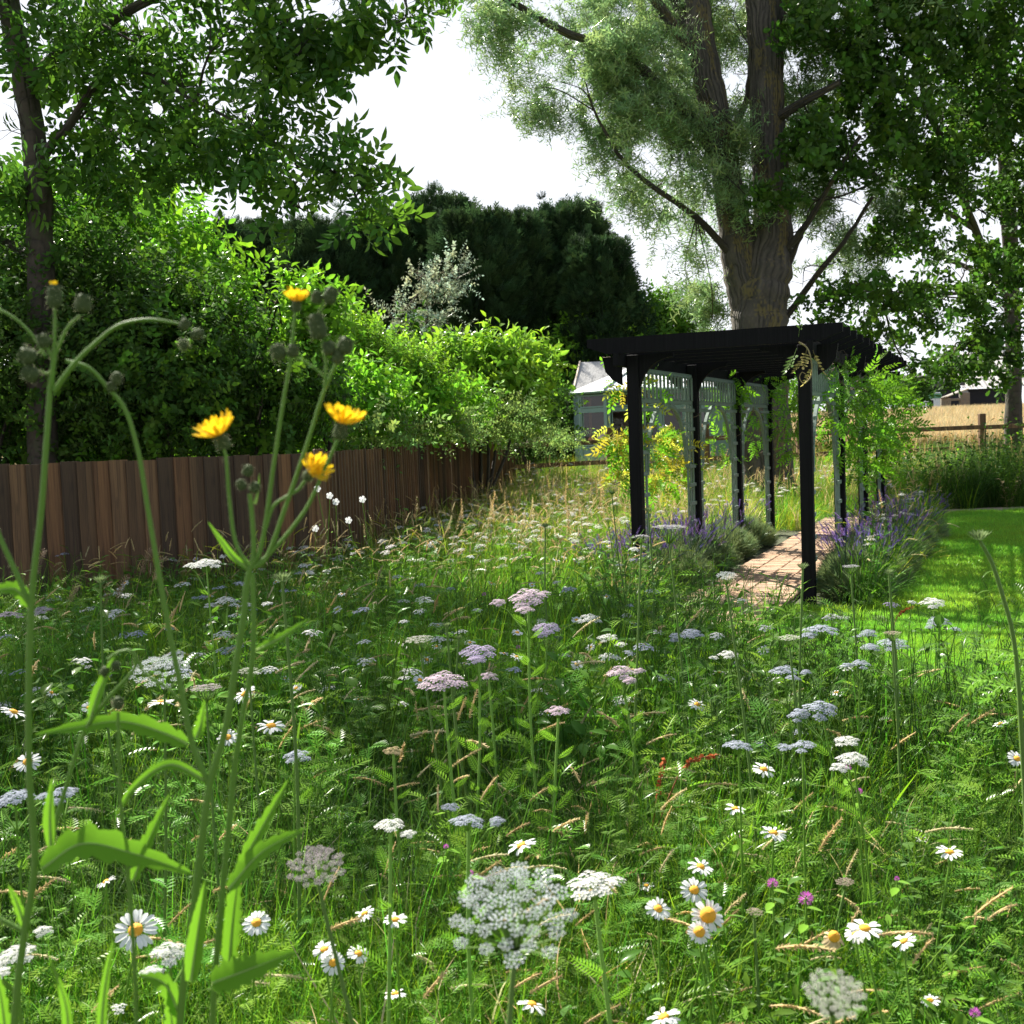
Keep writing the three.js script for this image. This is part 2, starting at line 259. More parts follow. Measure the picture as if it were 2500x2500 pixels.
// ---------------------------------------------------------------- close-boarded fence
{
  const root = thing('board_fence', 'brown close-boarded timber fence along the left side of the meadow', 'fence', V(-1.65, 0, -10.35));
  const boardGeo = [0, 1, 2].map((k) => { const w = 0.15, g = new GB(); const h = 1, x0 = -w / 2, x1 = w / 2, t0 = 0.022, t1 = 0.009; const P = [[x0, 0, t0], [x1, 0, t1], [x1, 0, 0], [x0, 0, 0]].map(([x, , z]) => [x, z]);
    for (let s = 0; s < 4; s++) { const a = P[s], b = P[(s + 1) % 4], k2 = [g.v(a[0], 0, a[1], a[0] + k * 0.3, 0), g.v(b[0], 0, b[1], b[0] + k * 0.3, 0), g.v(b[0], h, b[1], b[0] + k * 0.3, h), g.v(a[0], h, a[1], a[0] + k * 0.3, h)]; g.q(...k2); }
    g.q(...P.map((p) => g.v(p[0], h, p[1], p[0], h)).reverse()); return g.geo(false); });
  const run = (x0, d0, x1, d1, h0, h1, step, posts) => {
    const len = Math.hypot(x1 - x0, d1 - d0), ang = Math.atan2(d1 - d0, x1 - x0), n = Math.round(len / step);
    for (let k = 0; k < n; k++) {
      const t = (k + 0.5) / n, b = part(root, 'board', boardGeo[k % 3], M.board[Math.floor(rnd() * 5)]);
      put(b, x0 + (x1 - x0) * t + 1.65, 0, -(d0 + (d1 - d0) * t) + 10.35, ang + 0.07 + rs(0.02)); b.rotation.order = 'YXZ'; b.rotation.z = rs(0.006); b.scale.set(step / 0.125 * 0.97, h0 + (h1 - h0) * t + rs(0.008), 1);
    }
    for (const y of [0.3, 0.95]) { const r = part(root, 'rail', chamferBox(len, 0.07, 0.035, 0.004), M.rail); put(r, (x0 + x1) / 2 + 1.65, y, -(d0 + d1) / 2 + 10.35, ang); r.translateZ(-0.03); }
    for (const t of posts) { const p = part(root, 'post', chamferBox(0.085, 1, 0.06, 0.005), M.rail); const h = h0 + (h1 - h0) * t + 0.03; p.scale.y = h; put(p, x0 + (x1 - x0) * t + 1.65, h / 2, -(d0 + (d1 - d0) * t) + 10.35, ang); p.translateZ(0.035); }
  };
  run(-6.2, fenceD(-6.2), -1.65, 10.35, 1.385, 1.375, 0.125, [0.995]);
  run(-1.65, 10.38, fenceX(26.5), 26.5, 1.375, 1.4, 0.125, [0.31, 0.43, 0.56, 0.7, 0.84]);
}

// ---------------------------------------------------------------- post-and-rail fence in front of the wheat
{
  const P = at(2398, 1100, 29), Q = at(1953, 1100, 28.4), root = thing('rail_fence', 'brown post and rail fence in front of the wheat field', 'fence', V(P.x, 0.28, P.z));
  const dir = V(P.x - Q.x, 0, P.z - Q.z), step = dir.clone().multiplyScalar(0.5), ang = Math.atan2(-dir.z, dir.x);
  for (let k = -7; k <= 2; k++) {
    const p = part(root, 'post', chamferBox(0.16, 1.28, 0.12, 0.012), M.rail); put(p, step.x * k, 0.64, step.z * k, ang + rs(0.05));
    if (k < 2) for (const y of [0.95, 0.46, 0.08]) { const r = part(root, 'rail', chamferBox(step.length() - 0.01, 0.105, 0.04, 0.006), M.rail); put(r, step.x * (k + 0.5), y + rs(0.01), step.z * (k + 0.5), ang); r.translateZ(0.085); r.rotateZ(rs(0.006) + 0.008); }
  }
}

// ---------------------------------------------------------------- pergola
{
  const [px, pd] = plan(A0, 0), root = thing('pergola', 'black timber pergola with pale green trellis sides over the brick path', 'pergola', V(px, 0, -pd)); root.rotation.y = -TH;
  const postGeo = chamferBox(0.1, 2.1, 0.1, 0.006), L = BAY * 3;
  for (const s of [-1, 1]) for (let i = 0; i < 4; i++) put(part(root, 'post', postGeo, M.black), s * HALF, 1.048, -i * BAY);
  for (const s of [-1, 1]) put(part(root, 'beam', chamferBox(0.05, 0.115, L + 0.5, 0.005), M.black), s * (HALF + 0.078), 2.058, -L / 2);
  const e = HALF + 0.33, rafter = plate([[-e, 2.045], [-e + 0.17, 1.985], [-e + 0.21, 1.98], [e - 0.21, 1.98], [e - 0.17, 1.985], [e, 2.045], [e, 2.115], [-e, 2.115]].map(([x, y]) => [x, y + 0.002]), 0.045);
  for (let k = 0; k < 15; k++) { const r = part(root, 'rafter', rafter, M.black); r.position.set(rs(0.012), 0.118 + rs(0.003), 0.2 - k * (L + 0.4) / 14); }
  // curved braces across the path at each pair of posts, and along the beams at the ends
  for (let i = 0; i < 4; i++) for (const s of [-1, 1]) {
    const pts = [], R = 0.3, top = 2.096; for (let k = 0; k <= 10; k++) { const f = k / 10 * Math.PI / 2; pts.push([s * (HALF - 0.05 - R + R * Math.cos(f)), top - R - 0.03 + R * Math.sin(f)]); }
    pts.push([s * (HALF - 0.05 - R), top], [s * (HALF - 0.05), top]); const b = part(root, 'brace', plate(s > 0 ? pts : pts.reverse(), 0.045), M.black); b.position.z = -i * BAY;
    const c = part(root, 'bracket', plate([[0, 1.85], [0.08, 1.9], [0.14, 1.97], [0.16, 2.09], [0, 2.09]].map(([x, y]) => [s * (HALF + 0.105 + x), y]).sort(() => 0), 0.045), M.black); c.position.z = -i * BAY;
  }
  // trellis panels: a slatted band under the beam, a ladder down each post, curved spandrels
  const vs = chamferBox(0.022, 1, 0.016, 0.002), slat = (p, w, h, x, y, z, rz = 0) => { const m = part(p, 'slat', vs, M.trellis); m.scale.set(w / 0.022, h, 1); m.position.set(x, y, z); m.rotation.z = rz; return m; };
  for (const s of [-1, 1]) for (let i = 0; i < 3; i++) {
    const panel = new THREE.Group(); panel.name = 'trellis_panel'; root.add(panel); panel.position.set(s * (HALF + 0.02 * s * 0), 0, -(i + 0.5) * BAY); panel.rotation.y = Math.PI / 2;
    const w = BAY - 0.12, hw = w / 2;                     // local x runs along the path
    slat(panel, w, 0.045, 0, 1.975, 0.0); slat(panel, w, 0.045, 0, 1.72, 0.0);
    for (let k = 0; k < 15; k++) slat(panel, 0.034, 0.23, -hw + 0.07 + k * (w - 0.14) / 14, 1.848, 0.018);
    for (const q of [-1, 1]) {
      for (const o of [0.016, 0.125, 0.235]) slat(panel, 0.032, 1.66, q * (hw - o), 0.868, 0.0);
      for (let k = 0; k < 9; k++) slat(panel, 0.26, 0.034, q * (hw - 0.126), 0.16 + k * 0.185, 0.018);
      const R = 0.62, pts = [], inn = []; for (let k = 0; k <= 10; k++) { const f = k / 10 * Math.PI / 2; pts.push([q * (hw - 0.25 - R + R * Math.cos(f)), 1.7 - R + R * Math.sin(f)]); inn.unshift([q * (hw - 0.25 - R + (R - 0.04) * Math.cos(f)), 1.7 - R + (R - 0.04) * Math.sin(f)]); }
      const arch = part(panel, 'arch', plate(q > 0 ? [...pts, ...inn] : [...pts, ...inn].reverse(), 0.03), M.trellis); arch.position.z = -0.001;
      for (let k = 0; k < 4; k++) { const y = 1.64 - k * 0.13, xa = q * (hw - 0.25), f = Math.asin(clamp((y - (1.7 - R)) / R, -1, 1)), xb = q * (hw - 0.25 - R + R * Math.cos(f)); if (Math.abs(xa - xb) > 0.03) slat(panel, Math.abs(xa - xb), 0.03, (xa + xb) / 2, y, 0.02); }
    }
  }
}

// ---------------------------------------------------------------- summerhouse
{
  const sage = std(0.22, 0.33, 0.29, 0.55, { bumpMap: scaled(grainBump, 3, 1), bumpScale: 0.0015 }), white = std(0.82, 0.84, 0.86, 0.3), dark = std(0.14, 0.085, 0.05, 0.85), felt = std(1, 1, 1, 0.95, { map: scaled(tex(256, 256, (u, v) => { const n = tnoise(u, v, 90, 90, 111), m = tnoise(u, v, 8, 8, 112), st2 = clamp((tnoise(u, v, 14, 9, 113) - 0.72) * 8, 0, 1); const t = 0.26 + 0.12 * n + 0.08 * m - 0.1 * st2; return [t, t * 0.98, t * 0.97]; }, true), 1, 1), bumpMap: noiseBump, bumpScale: 0.01 });
  const glass = new THREE.MeshPhysicalMaterial({ color: C(0.95, 0.98, 0.97), roughness: 0.03, transmission: 1, thickness: 0, ior: 1.5 });
  const Aw = at(1420, 1160, 32), o = V(Aw.x, gy(32), Aw.z), root = thing('summerhouse', 'sage green summerhouse with white bay roof and grey felt roof behind the pergola', 'summerhouse', o); const K = 1.143; root.scale.setScalar(K);
  // plan points relative to o: x right, d away
  const xa = 0, xb = 0.62, xc = 2.42, xd = 3.04, db = -0.62, H = 1.98, deep = 2.4;
  const frame = (p0, p1, cols) => {
    const len = Math.hypot(p1[0] - p0[0], p1[1] - p0[1]), ang = Math.atan2(p1[1] - p0[1], p1[0] - p0[0]), g = new THREE.Group(); g.name = 'bay_wall'; root.add(g); g.position.set(p0[0], 0, -p0[1]); g.rotation.y = ang;
    put(part(g, 'base_panel', chamferBox(len - 0.1, 0.62, 0.05, 0.004), sage), len / 2, 0.31, 0);
    put(part(g, 'sill', chamferBox(len + 0.02, 0.05, 0.14, 0.01), sage), len / 2, 0.645, -0.02);
    put(part(g, 'transom', chamferBox(len - 0.1, 0.07, 0.07, 0.006), sage), len / 2, 1.53, 0); put(part(g, 'head', chamferBox(len, 0.09, 0.09, 0.006), sage), len / 2, 1.935, 0);
    for (let k = 0; k <= cols; k++) put(part(g, 'mullion', chamferBox(k === 0 || k === cols ? 0.1 : 0.08, 1.89, 0.09, 0.008), sage), k === 0 ? 0.05 : k === cols ? len - 0.05 : k * len / cols, 0.945 - 0.002 * k, 0.002 * k);
    for (let k = 0; k < cols; k++) for (const [y, h] of [[1.09, 0.82], [1.725, 0.31]]) {
      const w = len / cols - 0.09, x = (k + 0.5) * len / cols;
      put(part(g, 'pane', new THREE.PlaneGeometry(w, h), glass), x, y, 0.012);
      for (const s of [-1, 1]) { put(part(g, 'casement_frame', chamferBox(0.035, h, 0.03, 0.004), sage), x + s * (w / 2 - 0.02), y, 0.03); put(part(g, 'casement_frame', chamferBox(w - 0.08, 0.035, 0.03, 0.004), sage), x, y + s * (h / 2 - 0.02), 0.03); }
    }
  };
  frame([xa, 0], [xb, db], 1); frame([xb, db], [xc, db], 3); frame([xc, db], [xd, 0], 1);
  const wallB = (x, d, w, t, h = H) => put(part(root, 'wall', chamferBox(w, h, t, 0.004), sage), x, h / 2, -d);
  wallB(xa + 0.02, deep / 2, 0.05, deep); wallB(xd + 0.75, deep / 2, 0.05, deep); wallB(xd + 0.375, 0.02, 0.7, 0.05);
  put(part(root, 'back_wall', chamferBox(xd + 0.7, H, 0.05, 0.004), dark), xd / 2 + 0.37, H / 2, -deep);
  put(part(root, 'floor', chamferBox(xd - 0.1, 0.05, deep - 0.1, 0.004), std(0.16, 0.09, 0.05, 0.7)), xd / 2 + 0.03, 0.1, -deep / 2);
  put(part(root, 'inner_door_frame', chamferBox(0.07, 1.8, 0.05, 0.004), std(0.32, 0.13, 0.06, 0.6)), 0.33, 0.95, -1.2);
  // roofs
  const tri = (pts, mat, name) => { const g = new GB(), k = pts.map((p) => g.v(p[0], p[1], -p[2], p[0], p[1])); for (let n = 1; n + 1 < k.length; n++) g.t(k[0], k[n], k[n + 1]); const k2 = pts.map((p) => g.v(p[0], p[1] - 0.035, -p[2], p[0], p[1])).reverse(); for (let n = 1; n + 1 < k2.length; n++) g.t(k2[0], k2[n], k2[n + 1]); for (let n = 0; n < pts.length; n++) { const a = pts[n], b = pts[(n + 1) % pts.length]; g.q(g.v(a[0], a[1] - 0.035, -a[2]), g.v(b[0], b[1] - 0.035, -b[2]), g.v(b[0], b[1], -b[2]), g.v(a[0], a[1], -a[2])); } return part(root, name, g.geo(false), mat); };
  const ap = [1.52, 2.62, 0.55], e = 0.2, ev = [[xa - e, 1.97, 0.02], [xb - 0.09, 1.97, db - e], [xc + 0.09, 1.97, db - e], [xd + e, 1.97, 0.02]];
  for (let k = 0; k < 3; k++) tri([ev[k], ev[k + 1], ap].map((p) => [...p]), white, 'bay_roof');
  const hip = std(0.2, 0.22, 0.23, 0.5); for (const q of [ev[1], ev[2]]) { const g = new GB(); g.tube([V(q[0], q[1] + 0.01, -q[2]), V(ap[0], ap[1] + 0.01, -ap[2])], [0.02, 0.02], 6); part(root, 'hip_bar', g.geo(false), hip); }
  for (let k = 0; k < 3; k++) { const g = new GB(), a = ev[k], b = ev[k + 1]; g.tube([V(a[0], a[1] - 0.04, -a[2]), V(b[0], b[1] - 0.04, -b[2])], [0.035, 0.035], 6); part(root, 'gutter', g.geo(false), sage); }
  tri([[xa - 0.12, 1.99, 0.0], [xd + 0.9, 1.99, 0.0], [xd + 0.7, 2.72, 1.1], [xa + 0.14, 2.72, 1.1]], felt, 'felt_roof'); tri([[xa + 0.14, 2.715, 1.1], [xd + 0.7, 2.715, 1.1], [xd + 0.9, 1.99, 2.6], [xa - 0.12, 1.99, 2.6]], felt, 'felt_roof');
  tri([[xa - 0.12, 1.985, 0.0], [xa + 0.14, 2.71, 1.1], [xa - 0.12, 1.985, 2.6]], felt, 'felt_roof');
  { const g = new GB(); g.tube([V(xa - 0.14, 1.97, 0.02), V(xa + 0.12, 2.74, -1.1)], [0.025, 0.025], 4); part(root, 'barge_board', g.geo(false), std(0.5, 0.42, 0.32, 0.8)); }
  // things on its sill
  const cu = (x, y, d, c, sx, label) => { const g = new GB(); g.blob(V(0, 0, 0), sx, 0.12, 0.08, 10, 6, 0.12); const m = single('cushion', g.geo(false), std(...c, 0.9), label, 'cushion'); m.position.set(o.x + x * K, o.y + y * K, o.z - d * K); m.scale.setScalar(K); };
  cu(0.3, 0.78, -0.1, [0.55, 0.18, 0.08], 0.16, 'orange cushion on the summerhouse window sill'); cu(0.52, 0.84, -0.2, [0.7, 0.45, 0.55], 0.13, 'pale pink cushion heaped at the summerhouse window');
  const orn = std(0.75, 0.74, 0.72, 0.7);
  [[1.5, 'white flower shaped window ornament, the one nearer the white roof edge'], [1.85, 'white flower shaped window ornament, the one nearer the black post']].forEach(([x, l]) => { const r = thing('window_ornament', l, 'ornament', V(o.x + x * K, o.y + 0.672 * K, o.z + 0.7 * K), 'window ornaments on the summerhouse sill'); const g = new GB(); g.tube([V(0, 0, 0), V(0.01, 0.34, 0)], [0.008, 0.008], 5); part(r, 'stalk', g.geo(false), orn); for (let k = 0; k < 5; k++) { const h = new GB(); h.blob(V(Math.cos(k * 1.257) * 0.06, 0.4 + Math.sin(k * 1.257) * 0.06, 0), 0.045, 0.045, 0.012, 8, 5); part(r, 'petal', h.geo(false), orn); } });
}

// ---------------------------------------------------------------- farm buildings beyond the wheat
{
  const D = 88, dk = std(0.016, 0.016, 0.02, 0.9), k = 2500 / 2500;
  const wp = (px, py, d) => { const p = at(px, py, d); return p; };
  const box = (root, name, px0, px1, py0, py1, d, thick, mat) => { const a = at(px0, py1, d), b = at(px1, py0, d), y1 = at((px0 + px1) / 2, py0, d).y, y0 = at((px0 + px1) / 2, py1, d).y; const m = part(root, name, chamferBox(b.x - a.x, y1 - y0, thick, 0.02), mat); m.position.set((a.x + b.x) / 2 - root.position.x, (y0 + y1) / 2 - root.position.y, -d - thick / 2 - root.position.z); return m; };
  const wavy = (w, h, per, amp, mat, root, name, pos, tilt) => { const n = Math.round(w / per) * 4, g = new GB(); for (let j = 0; j < 2; j++) for (let i = 0; i <= n; i++) g.v(i / n * w - w / 2, j * h, Math.sin(i / 4 * 2 * Math.PI) * amp, i / n * w, j * h); for (let i = 0; i < n; i++) g.q(i, i + 1, n + 2 + i, n + 1 + i); const m = part(root, name, g.geo(false), mat); m.position.copy(pos).sub(root.position); m.rotation.x = tilt; return m; };
  { const p = at(2250, 1000, D), r = thing('long_barn', 'long low barn with rounded dark grey roof beyond the wheat', 'barn', V(p.x, gy(-p.z), p.z));
    box(r, 'wall', 2150, 2345, 944, 1012, D, 6, dk);
    const a = at(2155, 944, D), b = at(2345, 944, D), w = b.x - a.x + 0.6, n = 10, g = new GB(), rt = at(2250, 912, D).y - at(2250, 944, D).y, tile = std(0.13, 0.115, 0.11, 0.95, { bumpMap: scaled(noiseBump, 0.4, 0.4), bumpScale: 0.2 });
    for (let i = 0; i <= n; i++) { const f = i / n * Math.PI; for (let s = 0; s < 2; s++) g.v((s - 0.5) * w, Math.sin(f) * rt, -3 + Math.cos(f) * 3.2, s * w, i * 0.6); } for (let i = 0; i < n; i++) g.q(i * 2, i * 2 + 1, i * 2 + 3, i * 2 + 2);
    const m = part(r, 'roof', g.geo(false), Object.assign(tile, { side: THREE.DoubleSide })); m.position.set((a.x + b.x) / 2 - p.x, (a.y + b.y) / 2 - 0.02 - r.position.y, 0); }
  { const p = at(2240, 1000, 84), r = thing('site_cabin', 'white cabin with a green fascia in front of the barn', 'cabin', V(p.x, gy(-p.z), p.z)), wh = std(0.66, 0.76, 0.82, 0.6), gr = std(0.1, 0.28, 0.18, 0.6);
    box(r, 'wall', 2175, 2298, 974, 1012, 84, 3, wh); box(r, 'fascia', 2173, 2300, 962, 974, 83.95, 3.1, gr); box(r, 'roof_edge', 2173, 2300, 960, 962.5, 83.9, 3.2, wh);
    for (const x of [2236, 2268]) { const f = box(r, 'window', x, x + 11, 977, 1000, 83.97, 0.05, dk); box(r, 'window_frame', x - 1.5, x, 976, 1001, 83.95, 0.05, std(0.4, 0.46, 0.5, 0.6)); } }
  { const p = at(2330, 1000, 82), r = thing('ruined_shed', 'grey roofless shed wall beside the white cabin', 'shed', V(p.x, gy(-p.z), p.z)), bl = std(0.2, 0.18, 0.15, 0.95, { bumpMap: noiseBump, bumpScale: 0.05 });
    box(r, 'wall', 2299, 2322, 972, 1012, 82, 0.3, bl); box(r, 'wall', 2345, 2368, 958, 1012, 82, 0.3, bl); box(r, 'wall', 2322, 2345, 972, 978, 82, 0.3, bl); box(r, 'wall', 2322, 2345, 990, 1012, 82, 0.3, bl);
    for (let i = 0; i < 4; i++) { const g = new GB(), a = at(2298 + i * 4, 972 - i, 81.8), b = at(2340 + i * 8, 955 - i * 2, 83.5); g.tube([a.sub(r.position), b.sub(r.position)], [0.06, 0.06], 4); part(r, 'roof_pole', g.geo(false), std(0.3, 0.27, 0.23, 0.9)); } }
  { const p = at(2420, 1000, 90), r = thing('corrugated_barn', 'barn with a pale corrugated sheet roof and painted shade in its open front by the oak', 'barn', V(p.x, gy(-p.z), p.z));
    box(r, 'wall', 2368, 2470, 948, 1014, 90, 8, dk); const a = at(2360, 947, 89.8), b = at(2480, 940, 89.8), top = at(2420, 878, 95);  // near-black box paints in the shade inside the open front
    wavy(b.x - a.x + 1.5, 5.6, 0.42, 0.07, std(0.42, 0.4, 0.38, 0.75, { side: THREE.DoubleSide }), r, 'roof', V((a.x + b.x) / 2 + 0.4, a.y - 0.05, -89.6), -1.02); }
}
// ---------------------------------------------------------------- leaves
const OVATE = [[0.18, 0.62], [0.42, 1], [0.72, 0.72]], LANCE = [[0.3, 1], [0.65, 0.75]], OAK = [[0.15, 0.3], [0.26, 0.62], [0.34, 0.42], [0.5, 0.92], [0.58, 0.6], [0.74, 1], [0.82, 0.66], [0.92, 0.62]];
const GOLD = 2.39996;
function spray({ n = 9, len = 0.3, ll = 0.09, lw = 0.045, prof = OVATE, curl = 0.25, up = 0.5, droop = 0.25, twig = 0.0025, mid = false, vary = 0.25, end = true, bend = 0.15 }) {
  const g = new GB(), bx = rs(bend), bz = rs(bend), P = (t) => V(bx * t * t * len, len * t, bz * t * t * len);
  if (twig) { g.col = [0.9, 0.6, 0.5]; g.tube([P(0), P(0.5), P(1)], [twig, twig * 0.8, twig * 0.4], 3, false); }
  for (let k = 0; k < n; k++) {
    const t = (k + 0.6) / n, f = k * GOLD + rs(0.5), s = 1 + rs(vary), o = P(t), last = end && k === n - 1;
    const dir = last ? V(rs(0.3), 1, rs(0.3)) : V(Math.cos(f), up + rs(0.3), Math.sin(f)); dir.y -= droop * rnd();
    const v = 1 + rs(0.22); g.col = [v * (1 + rs(0.1)), v, v * (1 + rs(0.15))];
    g.leaf(o, dir, V(rs(0.5), 1, rs(0.5)), ll * s, lw * s, { prof, curl: curl + rs(0.15), fold: mid ? 0.35 : 0, mid });
  }
  return g.geo();
}
function pinnate({ pairs = 3, len = 0.26, ll = 0.1, lw = 0.042, mid = true, curl = 0.25 }) {       // one compound leaf along +Y, drooping in +Z
  const g = new GB(), P = (t) => V(0, len * t, -0.25 * len * t * t); g.col = [0.9, 0.9, 0.7]; g.tube([P(0), P(0.5), P(1)], [0.0022, 0.0018, 0.001], 3, false);
  for (let k = 0; k < pairs; k++) for (const s of [-1, 1]) { const t = 0.3 + 0.6 * k / Math.max(1, pairs - 1), sc = (0.75 + 0.25 * Math.sin(t * 3)) * (1 + rs(0.15)), v = 1 + rs(0.15); g.col = [v, v, v]; g.leaf(P(t), V(s, 0.55 + rs(0.2), -0.25 + rs(0.2)), V(rs(0.3), 0.1, 1), ll * sc, lw * sc, { prof: OVATE, curl: curl + rs(0.1), fold: 0.3, mid }); }
  g.leaf(P(1), V(rs(0.1), 1, -0.35), V(0, 0.2, 1), ll * 1.1, lw * 1.1, { prof: OVATE, curl, fold: 0.3, mid }); return g.geo();
}
function conifer() {                         // a feathery flat spray
  const g = new GB(), L = 0.55;
  for (let b = -3; b <= 3; b++) {
    const a = b * 0.3, l = L * (1 - Math.abs(b) * 0.13) * (1 + rs(0.15)), d = V(Math.sin(a), Math.cos(a), rs(0.12)).normalize(), o = V(0, Math.abs(b) * 0.02, 0), v = 1 + rs(0.25); g.col = [v, v, v];
    for (let k = 0; k < 6; k++) { const t = 0.25 + k / 6 * 0.75, p = o.clone().addScaledVector(d, l * t); for (const s of [-1, 1]) { const e = d.clone().applyAxisAngle(V(0, 0, 1), s * 0.55).add(V(0, 0, rs(0.35))); g.leaf(p, e, V(0, rs(0.3), 1), 0.13 * (1.2 - t * 0.6), 0.03, { prof: [[0.4, 1]], curl: 0.3 }); } }
    g.leaf(o, d, V(0, 0, 1), l * 1.1, 0.03, { prof: [[0.4, 1]], curl: 0.25 });
  }
  return g.geo();
}
const variants = (n, fn) => Array.from({ length: n }, fn);
const G = {
  broad: variants(3, () => spray({ n: 10, len: 0.34, ll: 0.1, lw: 0.05, mid: true })),
  small: variants(3, () => spray({ n: 18, len: 0.32, ll: 0.042, lw: 0.024, twig: 0.002, prof: LANCE })),
  medium: variants(3, () => spray({ n: 13, len: 0.34, ll: 0.068, lw: 0.04, mid: true })),
  willow: variants(4, () => spray({ n: 26, len: 0.5, ll: 0.115, lw: 0.022, prof: LANCE, up: 0.9, droop: 0.9, curl: 0.35, twig: 0.002, bend: 0.4 })),
  oak: variants(3, () => spray({ n: 9, len: 0.2, ll: 0.13, lw: 0.085, prof: OAK, up: 0.35, curl: 0.2, twig: 0.003 })),
  walnut: variants(3, () => pinnate({ pairs: 3, len: 0.24, ll: 0.115, lw: 0.05 })),
  wisteria: variants(3, () => pinnate({ pairs: 5, len: 0.22, ll: 0.062, lw: 0.025, mid: false })),
  conifer: variants(3, conifer),
};
const tint = (r, g, b, v = 0.25, y = 0.15) => () => { const k = 1 + rs(v), w = rs(y); return C(r * k * (1 + w), g * k, b * k * (1 - w)); };
// ---------------------------------------------------------------- trees and shrubs
const lobesOf = (list) => list.map(([px, py, d, rx, ry, rz]) => { const s = d / F; return { c: at(px, py, d), r: V(rx * s, ry * s, (rz ?? Math.max(rx, ry) * 0.8) * s) }; });
function scatter(lobes, count, { shell = 0.35, gap = 0.36, freq = 1.6, floor = 0.1 } = {}) {
  const wts = lobes.map((l) => Math.pow(l.r.x * l.r.y * l.r.z, 0.66)), tot = wts.reduce((a, b) => a + b, 0), out = [];
  let guard = count * 6;
  while (out.length < count && guard-- > 0) {
    let k = 0, u = rnd() * tot; while ((u -= wts[k]) > 0 && k < lobes.length - 1) k++;
    const l = lobes[k], d = V(rs(1), rs(1), rs(1)); if (d.lengthSq() > 1 || d.lengthSq() < 1e-4) continue; d.normalize();
    const r = Math.pow(shell ** 3 + rnd() * (1 - shell ** 3), 1 / 3) * (0.88 + 0.3 * noise3(d.x * 2.3 + k, d.y * 2.3, d.z * 2.3 + k * 7)), p = V(l.c.x + d.x * l.r.x * r, l.c.y + d.y * l.r.y * r, l.c.z + d.z * l.r.z * r);
    if (p.y < floor || noise3(p.x * freq, p.y * freq, p.z * freq) < gap) continue;
    out.push({ p, d });
  }
  return out;
}
function foliage(root, lobes, count, geos, mat, color, { bias = V(0, 0.25, 0), out = 0.6, rand = 0.7, size = 1, vary = 0.3, parts = 0, partName = 'leaf_spray', ...opt } = {}) {
  const pts = scatter(lobes, count, opt).map(({ p, d }) => ({ p, q: turnTo(V(d.x * out + rs(rand) + bias.x, d.y * out + rs(rand) + bias.y, d.z * out + rs(rand) + bias.z), rnd() * 6.28), s: size * (1 + rs(vary)), c: color(), k: Math.floor(rnd() * geos.length) }));
  if (parts) {
    const far = (i) => i.p.distanceTo(camera.position) - 0; pts.sort((a, b) => far(a) - far(b));
    const mats = variants(4, () => { const m = mat.clone(); m.color = color(); return m; });
    for (const i of pts.splice(0, parts)) { const m = part(root, partName, geos[i.k], mats[Math.floor(rnd() * 4)]); m.position.copy(i.p).sub(root.position); m.quaternion.copy(i.q); m.scale.setScalar(i.s); }
  }
  geos.forEach((g, k) => { const it = pts.filter((i) => i.k === k).map((i) => ({ ...i, p: i.p.clone().sub(root.position) })); if (it.length) instanced(root, 'crown', g, mat, it); });
}
function limb(root, name, pts, mat, seg = 10, n = 0, rough = 0.04) {       // pts: [px, py, depth, radius]
  const c = pts.map(([x, y, d]) => at(x, y, d).sub(root.position)), sp = smooth(c, n || pts.length * 4), N = sp.length - 1, g = new GB();
  for (const p of sp) { p.x += rs(rough) * 0.3; p.z += rs(rough) * 0.3; }
  g.tube(sp, (t) => { const f = t * (pts.length - 1), i = Math.min(pts.length - 2, Math.floor(f)), u = f - i; return (pts[i][3] * (1 - u) + pts[i + 1][3] * u) * (1 + rs(rough)); }, seg); void N;
  return part(root, name, g.geo(false), mat);
}
function twigs(root, lobes, from, per = 5, r0 = 0.02, mat = M.twig) {     // thin branches from the nearest of the given points into each lobe
  const g = new GB();
  for (const l of lobes) {
    const s = from.reduce((a, b) => b.distanceTo(l.c) < a.distanceTo(l.c) ? b : a), m = l.c.clone().lerp(s, 0.45).add(V(rs(0.2), rs(0.2), rs(0.2)));
    g.tube(smooth([s, m, l.c].map((p) => p.clone().sub(root.position)), 6), (t) => r0 * (1.2 - 0.7 * t), 5, false);
    for (let k = 0; k < per; k++) { const e = l.c.clone().add(V(rs(1) * l.r.x, rs(1) * l.r.y, rs(1) * l.r.z).multiplyScalar(0.85)), b = m.clone().lerp(l.c, rnd()); g.tube(smooth([b, b.clone().lerp(e, 0.5).add(V(rs(0.12), 0.1, rs(0.12))), e].map((p) => p.clone().sub(root.position)), 5), (t) => r0 * 0.45 * (1.1 - t), 4, false); }
  }
  return part(root, 'branches', g.geo(false), mat, true);
}
const ground0 = (px, d) => { const p = at(px, 1000, d); return V(p.x, gy(d), p.z); };

